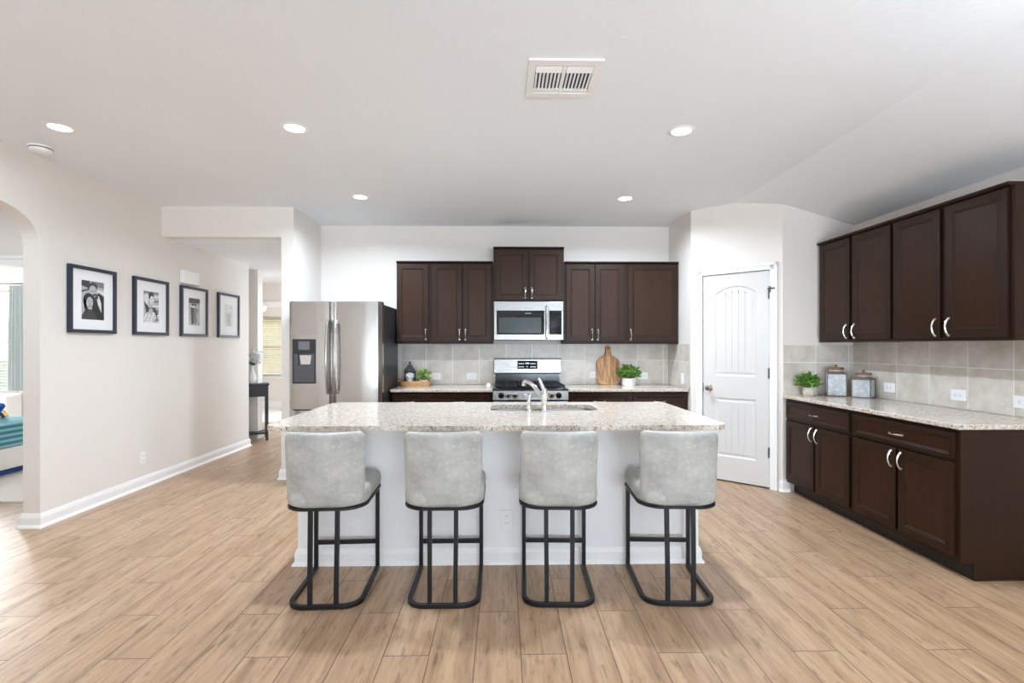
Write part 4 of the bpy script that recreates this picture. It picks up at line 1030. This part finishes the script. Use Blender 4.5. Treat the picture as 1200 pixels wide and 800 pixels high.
db = thing('door_chime', 'white plastic chime box on the wall above the framed photos', 'door chime', (-3.4395, 5.56, 2.095), R(90))
B().box(-0.135, 0.135, -0.05, -0.0008, -0.068, 0.068).obj('chime_cover', 'plastic_white', parent=db, bevel=0.006)
B().box(-0.12, 0.12, -0.048, -0.004, -0.0715, -0.068).obj('chime_base', 'trim_white', parent=db)

# ------------------------------------------------------------------ things on the counters
def plant(name, label, loc, pot_b, pot_mat, zr, spread, hgt, nleaf, leafmat, size, seed, group='potted plants'):
    t = thing(name, label, 'plant', loc, 0, group); r = random.Random(seed)
    pot_b.obj('pot', pot_mat, parent=t, smooth=True)
    pts = []; stems = B()
    for i in range(nleaf):
        a = r.uniform(0, 2 * math.pi); q_ = r.random() ** 0.55; el = r.uniform(0.05, 1.0)
        pts.append((spread * q_ * math.cos(a) * (0.55 + 0.45 * (1 - abs(el - 0.45))), spread * q_ * math.sin(a) * (0.55 + 0.45 * (1 - abs(el - 0.45))), zr + hgt * el * (1 - 0.35 * q_ * q_)))
    for i in range(14):
        p = pts[i * 3]; stems.tube([(p[0] * 0.15, p[1] * 0.15, zr - 0.01), (p[0] * 0.6, p[1] * 0.6, zr + (p[2] - zr) * 0.6), p], 0.0016, 5)
    stems.obj('stems', 'stem_green', parent=t)
    leaves(B(), pts, size, r, 0.7).obj('foliage', leafmat, parent=t)
    B().cyl((0, 0, zr - 0.016), spread * 0.36, 0.008, 16).obj('soil', 'soil', parent=t)
    return t
# woven tray with lantern and small plant
tr = thing('woven_tray', 'oval woven wicker tray on the counter beside the fridge', 'tray', (-0.985, 5.70, 0.9003))
B().loft([[(x, y, z) for x, y in sup(0.172 * k_, 0.105 * k_, 2.6, 40)] for k_, z in ((0.93, 0.0), (0.95, 0.006), (0.90, 0.006))]).obj('tray_floor', 'wicker', parent=tr)
for i in range(6):
    k_ = 0.94 + 0.012 * i; ph = i * 0.5
    ring = [(x * (1 + 0.012 * math.sin(14 * j * 2 * math.pi / 84 * 1.0 + ph * 6.28)), y * (1 + 0.012 * math.sin(14 * j * 2 * math.pi / 84 + ph * 6.28)), 0.006 + 0.0095 * i) for j, (x, y) in enumerate(sup(0.172 * k_, 0.105 * k_, 2.6, 84))]
    B().tube(ring, 0.0058, 6, closed=True).obj('woven_coil', 'wicker', parent=tr, smooth=True)
for sx in (-1, 1):
    B().tube([(sx * 0.168, -0.035, 0.05), (sx * 0.185, -0.03, 0.075), (sx * 0.188, 0, 0.082), (sx * 0.185, 0.03, 0.075), (sx * 0.168, 0.035, 0.05)], 0.006, 8).obj('handle', 'wicker', parent=tr, smooth=True)
ln = thing('candle_lantern', 'black metal lantern with arched openings standing in the woven tray', 'lantern', (-1.045, 5.70, 0.908), R(14))
s = 0.054
B().box(-s - 0.006, s + 0.006, -s - 0.006, s + 0.006, 0, 0.014).obj('lantern_base', 'lantern_black', parent=ln, bevel=0.002)
for sx in (-1, 1):
    for sy in (-1, 1):
        B().box(sx * s - 0.006, sx * s + 0.006, sy * s - 0.006, sy * s + 0.006, 0.014, 0.15).obj('post', 'lantern_black', parent=ln)
for k_ in range(4):
    b = B(); n = 10
    for i in range(n):
        xa, xb = -s + 2 * s * i / n, -s + 2 * s * (i + 1) / n
        f_ = lambda x: 0.112 + 0.034 * math.sqrt(max(0, 1 - (x / s) ** 2))
        b.prism([(xa, f_(xa)), (xb, f_(xb)), (xb, 0.152), (xa, 0.152)], -s - 0.004, -s + 0.004, 1)
    b.moved(Matrix.Rotation(k_ * math.pi / 2, 4, 'Z')).obj('arch_panel', 'lantern_black', parent=ln)
    B().box(-s + 0.006, s - 0.006, -s - 0.001, -s + 0.001, 0.014, 0.14).moved(Matrix.Rotation(k_ * math.pi / 2, 4, 'Z')).obj('glass_side', 'window_glass', parent=ln)
rings = [[(x * k_, y * k_, z) for x, y in ((-1, -1), (1, -1), (1, 1), (-1, 1))] for k_, z in ((0.064, 0.15), (0.066, 0.158), (0.052, 0.180), (0.026, 0.215), (0.018, 0.232), (0.014, 0.235))]
B().loft(rings).obj('lantern_roof', 'lantern_black', parent=ln)
B().lathe([(0.004, 0.232), (0.006, 0.244), (0.013, 0.252), (0.013, 0.258), (0.006, 0.266), (0.001, 0.272)], n=14).obj('finial', 'lantern_black', parent=ln, smooth=True)
cd = B().cyl((0, 0, 0.015), 0.03, 0.085, 18).obj('candle', 'candle_wax', parent=ln, smooth=True)
pot = B().lathe([(0.040, 0.0), (0.044, 0.004), (0.047, 0.05), (0.049, 0.062), (0.045, 0.062), (0.042, 0.05), (0.002, 0.05)], n=22)
plant('potted_plant', 'small lime-green plant in a white pot inside the woven tray', (-0.89, 5.70, 0.908), pot, 'ceramic_white', 0.062, 0.078, 0.12, 150, 'leaf_lime', 0.042, 11)
pot = B().lathe([(0.072, 0.0), (0.076, 0.004), (0.077, 0.078), (0.078, 0.084), (0.073, 0.084), (0.070, 0.07), (0.002, 0.07)], n=28)
plant('potted_plant', 'bushy green plant in a round white pot beside the cutting board', (1.445, 5.745, 0.9003), pot, 'ceramic_white', 0.085, 0.135, 0.14, 330, 'leaf_green', 0.048, 12)
pot = B().lathe([(0.036, 0.0), (0.046, 0.012), (0.050, 0.04), (0.047, 0.068), (0.044, 0.076), (0.040, 0.076), (0.040, 0.06), (0.002, 0.06)], n=22)
plant('potted_plant', 'green plant in a speckled stone pot next to the taller canister', (2.765, 4.495, 0.9003), pot, 'pot_speckle', 0.078, 0.092, 0.12, 260, 'leaf_green', 0.05, 13)

# cutting board leaning on the tile
cb = thing('cutting_board', 'wooden paddle cutting board leaning on the backsplash', 'cutting board', (1.238, 5.838, 0.9005))
hw, hb = 0.138, 0.345
outl = arc(-hw + 0.075, 0.075, 0.075, 180, 270, 6) + arc(hw - 0.075, 0.075, 0.075, 270, 360, 6) + \
       arc(hw - 0.11, hb - 0.115, 0.11, 0, 68, 7) + [(0.045, hb - 0.002), (0.036, hb + 0.02), (0.031, hb + 0.06), (0.034, hb + 0.09), (0.026, hb + 0.11), (0, hb + 0.118)]
outl += [(-x, z) for x, z in reversed(outl[14:-1])]
M = Matrix.Rotation(R(-6.5), 4, 'X')
B().prism(outl, 0.0, 0.018, 1).moved(M).obj('board', 'acacia_wood', parent=cb, bevel=0.003)
b = B(); b.lathe([(0.011, -0.0012), (0.011, 0.0)], (0.0, 0, hb + 0.083), 16, 1).moved(M).obj('hanging_hole', 'dark_slot', parent=cb)
# small white jar beside the range
sj = thing('salt_jar', 'tiny white lidded jar on the counter beside the range', 'jar', (-0.155, 5.50, 0.9003))
B().lathe([(0.020, 0), (0.024, 0.006), (0.024, 0.026), (0.020, 0.034), (0.002, 0.034)], n=18).obj('jar_body', 'ceramic_white', parent=sj, smooth=True)
B().lathe([(0.021, 0.034), (0.019, 0.042), (0.006, 0.045), (0.007, 0.052), (0.001, 0.055)], n=18).obj('lid', 'ceramic_white', parent=sj, smooth=True)

def canister(label, loc, rotz, w, h):
    t = thing('canister', label, 'canister', loc, rotz, 'galvanized canisters'); a = w / 2
    B().box(-a, a, -a, a, 0.004, h).obj('body', 'galvanized', parent=t, bevel=0.006)
    b = B(); e_ = 0.0036
    for sx in (-1, 1):
        for sy in (-1, 1): b.box(sx * a - e_, sx * a + e_, sy * a - e_, sy * a + e_, 0.0, h)
    for z in (0.0, h - 0.008):
        for k_ in (-1, 1): b.box(-a, a, k_ * a - e_, k_ * a + e_, z, z + 0.009).box(k_ * a - e_, k_ * a + e_, -a, a, z, z + 0.009)
    b.obj('corner_strips', 'rust_edge', parent=t)
    B().loft([[(x, y, z) for x, y in rrect(-a * k_, a * k_, -a * k_, a * k_, r_, 5)] for k_, r_, z in ((0.98, 0.01, h), (0.86, 0.04, h + 0.012), (0.78, 0.05, h + 0.018))]).obj('shoulder', 'rust_edge', parent=t, smooth=True)
    B().lathe([(a * 0.74, h + 0.018), (a * 0.74, h + 0.032)], n=24).obj('neck', 'galvanized', parent=t, smooth=True)
    lid = B().lathe([(a * 0.86, h + 0.032), (a * 0.9, h + 0.036), (a * 0.9, h + 0.046), (a * 0.80, h + 0.053), (0.002, h + 0.055)], n=28).obj('lid', 'lid_wood', parent=t, smooth=True)
    B().lathe([(0.010, h + 0.054), (0.008, h + 0.062), (0.014, h + 0.068), (0.012, h + 0.076), (0.001, h + 0.079)], n=16).obj('lid_knob', 'lid_wood', parent=lid, smooth=True)
    return t
canister('taller square galvanized canister with wooden lid, beside the plant', (3.015, 4.50, 0.9003), R(-28), 0.145, 0.205)
canister('shorter square galvanized canister with wooden lid, beside the outlet', (3.155, 4.345, 0.9003), R(-50), 0.138, 0.165)

# ------------------------------------------------------------------ end of the hall: table, vase; study window blind, fan
tb = thing('console_table', 'small black table holding a white vase at the hall end', 'table', (-3.365, 7.30, 0), R(27))
tw, td = 0.46, 0.34      # local x from -tw..0 ; y 0..td
B().box(-tw, 0.012, -0.012, td, 0.79, 0.812).obj('tabletop', 'table_black', parent=tb, bevel=0.002)
B().box(-tw + 0.01, -0.04, 0.004, 0.02, 0.63, 0.79).box(-tw + 0.01, -0.04, td - 0.03, td - 0.015, 0.63, 0.79).obj('apron', 'table_black', parent=tb)
for x in (-tw + 0.02, -0.036):
    for y in (0.0, td - 0.04): B().box(x, x + 0.036, y, y + 0.036, 0.0005, 0.79).obj('leg', 'table_black', parent=tb)
B().box(-tw + 0.02, -0.036, 0.01, td - 0.02, 0.09, 0.112).obj('lower_shelf', 'table_black', parent=tb)
vs = thing('flower_vase', 'slender white vase on the black table at the hall end', 'vase', (-3.625, 7.36, 0.8123))
B().lathe([(0.038, 0), (0.05, 0.02), (0.055, 0.07), (0.042, 0.13), (0.026, 0.19), (0.022, 0.23), (0.03, 0.26), (0.022, 0.255), (0.016, 0.22), (0.002, 0.2)], n=22).obj('vase_body', 'ceramic_white', parent=vs, smooth=True)
fl = thing('flower_bouquet', 'bunch of white flowers in the slender white vase', 'flowers', (-3.625, 7.36, 1.04))
r = random.Random(4)
for i, (x, y, z) in enumerate(((0.0, 0.0, 0.11), (0.075, -0.02, 0.10), (-0.07, 0.02, 0.13), (0.02, 0.03, 0.19), (0.10, 0.02, 0.17))):
    pts = []
    for _ in range(70):
        d = Vector((r.gauss(0, 1), r.gauss(0, 1), r.gauss(0, 1))).normalized() * 0.055; pts.append((x + d.x, y + d.y, z + d.z))
    leaves(B(), pts, 0.045, r, 1.0).obj('bloom', 'petal_white', parent=fl)
    B().tube([(0, 0, 0.0), (x * 0.5, y * 0.5, z * 0.5), (x, y, z - 0.03)], 0.003, 6).obj('stem', 'stem_green', parent=fl)
leaves(B(), [(r.uniform(-0.04, 0.04), r.uniform(-0.04, 0.04), r.uniform(0.03, 0.08)) for _ in range(14)], 0.06, r).obj('foliage', 'hedge_green', parent=fl)

def blinds(name, label, x0, x1, z0, z1, y, mat, n):
    t = thing(name, label, 'window blinds', ((x0 + x1) / 2, y, z0), 0); w = (x1 - x0) / 2 - 0.01; h = z1 - z0
    B().box(-w, w, -0.03, 0.03, h - 0.05, h - 0.002).obj('head_rail', mat, parent=t)
    b = B()
    for i in range(n):
        z = 0.03 + (h - 0.09) * i / (n - 1); c_, s_ = 0.022 * math.cos(R(28)), 0.022 * math.sin(R(28))
        b.add([(-w, -c_, z - s_), (w, -c_, z - s_), (w, c_, z + s_), (-w, c_, z + s_), (-w, -c_, z - s_ + 0.003), (w, -c_, z - s_ + 0.003), (w, c_, z + s_ + 0.003), (-w, c_, z + s_ + 0.003)],
              [(0, 3, 2, 1), (4, 5, 6, 7), (0, 1, 5, 4), (1, 2, 6, 5), (2, 3, 7, 6), (3, 0, 4, 7)])
    b.obj('slats', mat, parent=t)
    B().box(-w, w, -0.02, 0.02, 0.002, 0.016).obj('bottom_rail', mat, parent=t)
    for x in (-w * 0.7, w * 0.7, 0): B().box(x - 0.002, x + 0.002, -0.026, -0.023, 0.01, h - 0.04).obj('ladder_cord', 'trim_white', parent=t)
blinds('window_blinds', 'tan slatted window blinds in the far room past the hall', SW[0] + 0.02, SW[1] - 0.02, SW[2] + 0.002, SW[3] - 0.003, 11.125, 'blind_wood', 30)
blinds('window_blinds', 'white slatted window blinds in the bedroom seen through the archway', BW[0] + 0.02, BW[1] - 0.02, BW[2] + 0.002, BW[3] - 0.003, 7.43, 'blind_white', 34)
cf = thing('ceiling_fan', 'white ceiling fan with a lit globe in the far room', 'ceiling fan', (-4.78, 10.1, 2.76))
B().lathe([(0.06, -0.001), (0.06, -0.03), (0.012, -0.05), (0.012, -0.42), (0.09, -0.44), (0.10, -0.52), (0.05, -0.56), (0.002, -0.56)], n=22).obj('motor', 'trim_white', parent=cf, smooth=True)
for i in range(5):
    B().box(0.09, 0.62, -0.06, 0.06, -0.505, -0.497).moved(Matrix.Rotation(R(18 + 72 * i), 4, 'Z')).obj('blade', 'trim_white', parent=cf)
B().lathe([(0.002, -0.72), (0.05, -0.71), (0.075, -0.66), (0.075, -0.62), (0.05, -0.575), (0.002, -0.565)], n=22).obj('globe', 'globe_lit', parent=cf, smooth=True)

# ------------------------------------------------------------------ bedroom seen through the arch
bd = thing('bed', 'white bed with a teal striped blanket, seen through the archway', 'bed', (-5.10, 5.3, 0.0125))
B().box(-2.0, 0.0, -0.45, 0.47, 0.07, 0.29).obj('bed_frame', 'bed_white', parent=bd, bevel=0.008)
for x in (-1.96, -0.09):
    for y in (-0.42, 0.38): B().box(x, x + 0.05, y, y + 0.05, 0, 0.07).obj('leg', 'bed_white', parent=bd)
B().box(-1.98, -0.02, -0.43, 0.45, 0.29, 0.50).obj('mattress', 'bed_white', parent=bd, bevel=0.04, seg=4)
b = B(); rings = []
prof = []
for j, (o, z) in enumerate(((0.018, 0.30), (0.026, 0.34), (0.02, 0.38), (0.027, 0.42), (0.02, 0.46), (0.024, 0.50), (0.012, 0.535), (-0.02, 0.548), (-0.08, 0.55))):
    rings.append([(x, y, z) for x, y in rrect(-1.4 - o, 0.0 + o, -0.45 - o, 0.47 + o, 0.05, 5)])
b.loft(rings, cap=False).add(rings[-1], [tuple(range(len(rings[-1])))]).obj('blanket', 'blanket_teal', parent=bd, smooth=True)
B().box(-2.06, -2.0, -0.46, 0.48, 0.0, 0.95).obj('headboard', 'bed_white', parent=bd, bevel=0.01)
ub = thing('storage_bin', 'flat blue storage bin pushed under the white bed', 'storage bin', (-5.45, 5.3, 0.0125))
B().box(-0.26, 0.28, -0.33, 0.33, 0.0, 0.045).obj('bin_body', 'storage_blue', parent=ub, bevel=0.01)
B().box(-0.27, 0.29, -0.34, 0.34, 0.045, 0.053).obj('lid', 'storage_blue', parent=ub, bevel=0.003)
ts = thing('toy_shelf', 'low white shelf with grey panel under the bedroom window', 'shelf', (-7.45, 7.12, 0.0125))
b = B().box(-0.55, 0.55, 0.02, 0.24, 0.0, 0.64)
b.obj('shelf_body', 'bed_white', parent=ts, bevel=0.006)
f = B().box(-0.55, 0.55, -0.0, 0.02, 0.58, 0.64).box(-0.55, 0.55, 0, 0.02, 0, 0.06).box(-0.55, -0.48, 0, 0.02, 0.06, 0.58).box(0.48, 0.55, 0, 0.02, 0.06, 0.58).box(-0.04, 0.04, 0, 0.02, 0.06, 0.58)
f.obj('face_frame', 'bed_white', parent=ts)
B().box(-0.48, 0.48, 0.012, 0.019, 0.06, 0.58).obj('grey_panel', 'panel_grey', parent=ts)
ty = thing('plush_toy', 'small blue and yellow stuffed toy sitting on the striped blanket', 'toy', (-5.47, 5.585, 0.5645))
B().lathe([(0.002, 0), (0.04, 0.005), (0.052, 0.04), (0.04, 0.08), (0.02, 0.095), (0.036, 0.11), (0.042, 0.135), (0.03, 0.16), (0.002, 0.17)], n=18).obj('body', 'toy_blue', parent=ty, smooth=True)
for k_ in (-1, 1):
    B().tube([(k_ * 0.04, -0.01, 0.075), (k_ * 0.075, -0.02, 0.05), (k_ * 0.095, -0.02, 0.025)], [0.015, 0.014, 0.016], 10).obj('arm', 'toy_yellow', parent=ty, smooth=True)
    B().tube([(k_ * 0.02, -0.03, 0.018), (k_ * 0.045, -0.075, 0.016), (k_ * 0.05, -0.10, 0.022)], [0.02, 0.017, 0.016], 10).obj('leg', 'toy_yellow', parent=ty, smooth=True)
cu = thing('curtain', 'pale grey curtain on a rod beside the bedroom window', 'curtain', (-6.90, 7.26, 0))
b = B(); n = 40; L = []
for i in range(n + 1):
    x = -0.10 + 0.24 * i / n; L.append((x, 0.022 * math.sin(i * 0.95)))
L += [(x, y + 0.006) for x, y in reversed(L)]
b.loft([[(x * k_, y * (0.8 + 0.3 * (1 - zz)), z) for x, y in L] for k_, zz, z in ((0.8, 1, 2.21), (1.0, 0.5, 1.6), (1.08, 0, 0.72))])
b.obj('cloth_panel', 'curtain_grey', parent=cu, smooth=True)
rod = thing('curtain_rod', 'grey metal curtain rod above the bedroom window', 'curtain rod', (-7.45, 7.26, 2.235))
B().tube([(-0.8, 0, 0), (0.72, 0, 0)], 0.011, 10).obj('pole', 'hinge_metal', parent=rod, smooth=True)
for x in (-0.8, 0.72): B().lathe([(0.002, -0.02), (0.02, -0.01), (0.02, 0.01), (0.002, 0.02)], (x, 0, 0), 12, 0).obj('finial', 'hinge_metal', parent=rod, smooth=True)
for x in (-0.68, 0.62): B().box(x - 0.006, x + 0.006, 0.0, 0.139, -0.006, 0.006).box(x - 0.015, x + 0.015, 0.133, 0.139, -0.03, 0.03).obj('bracket', 'hinge_metal', parent=rod)
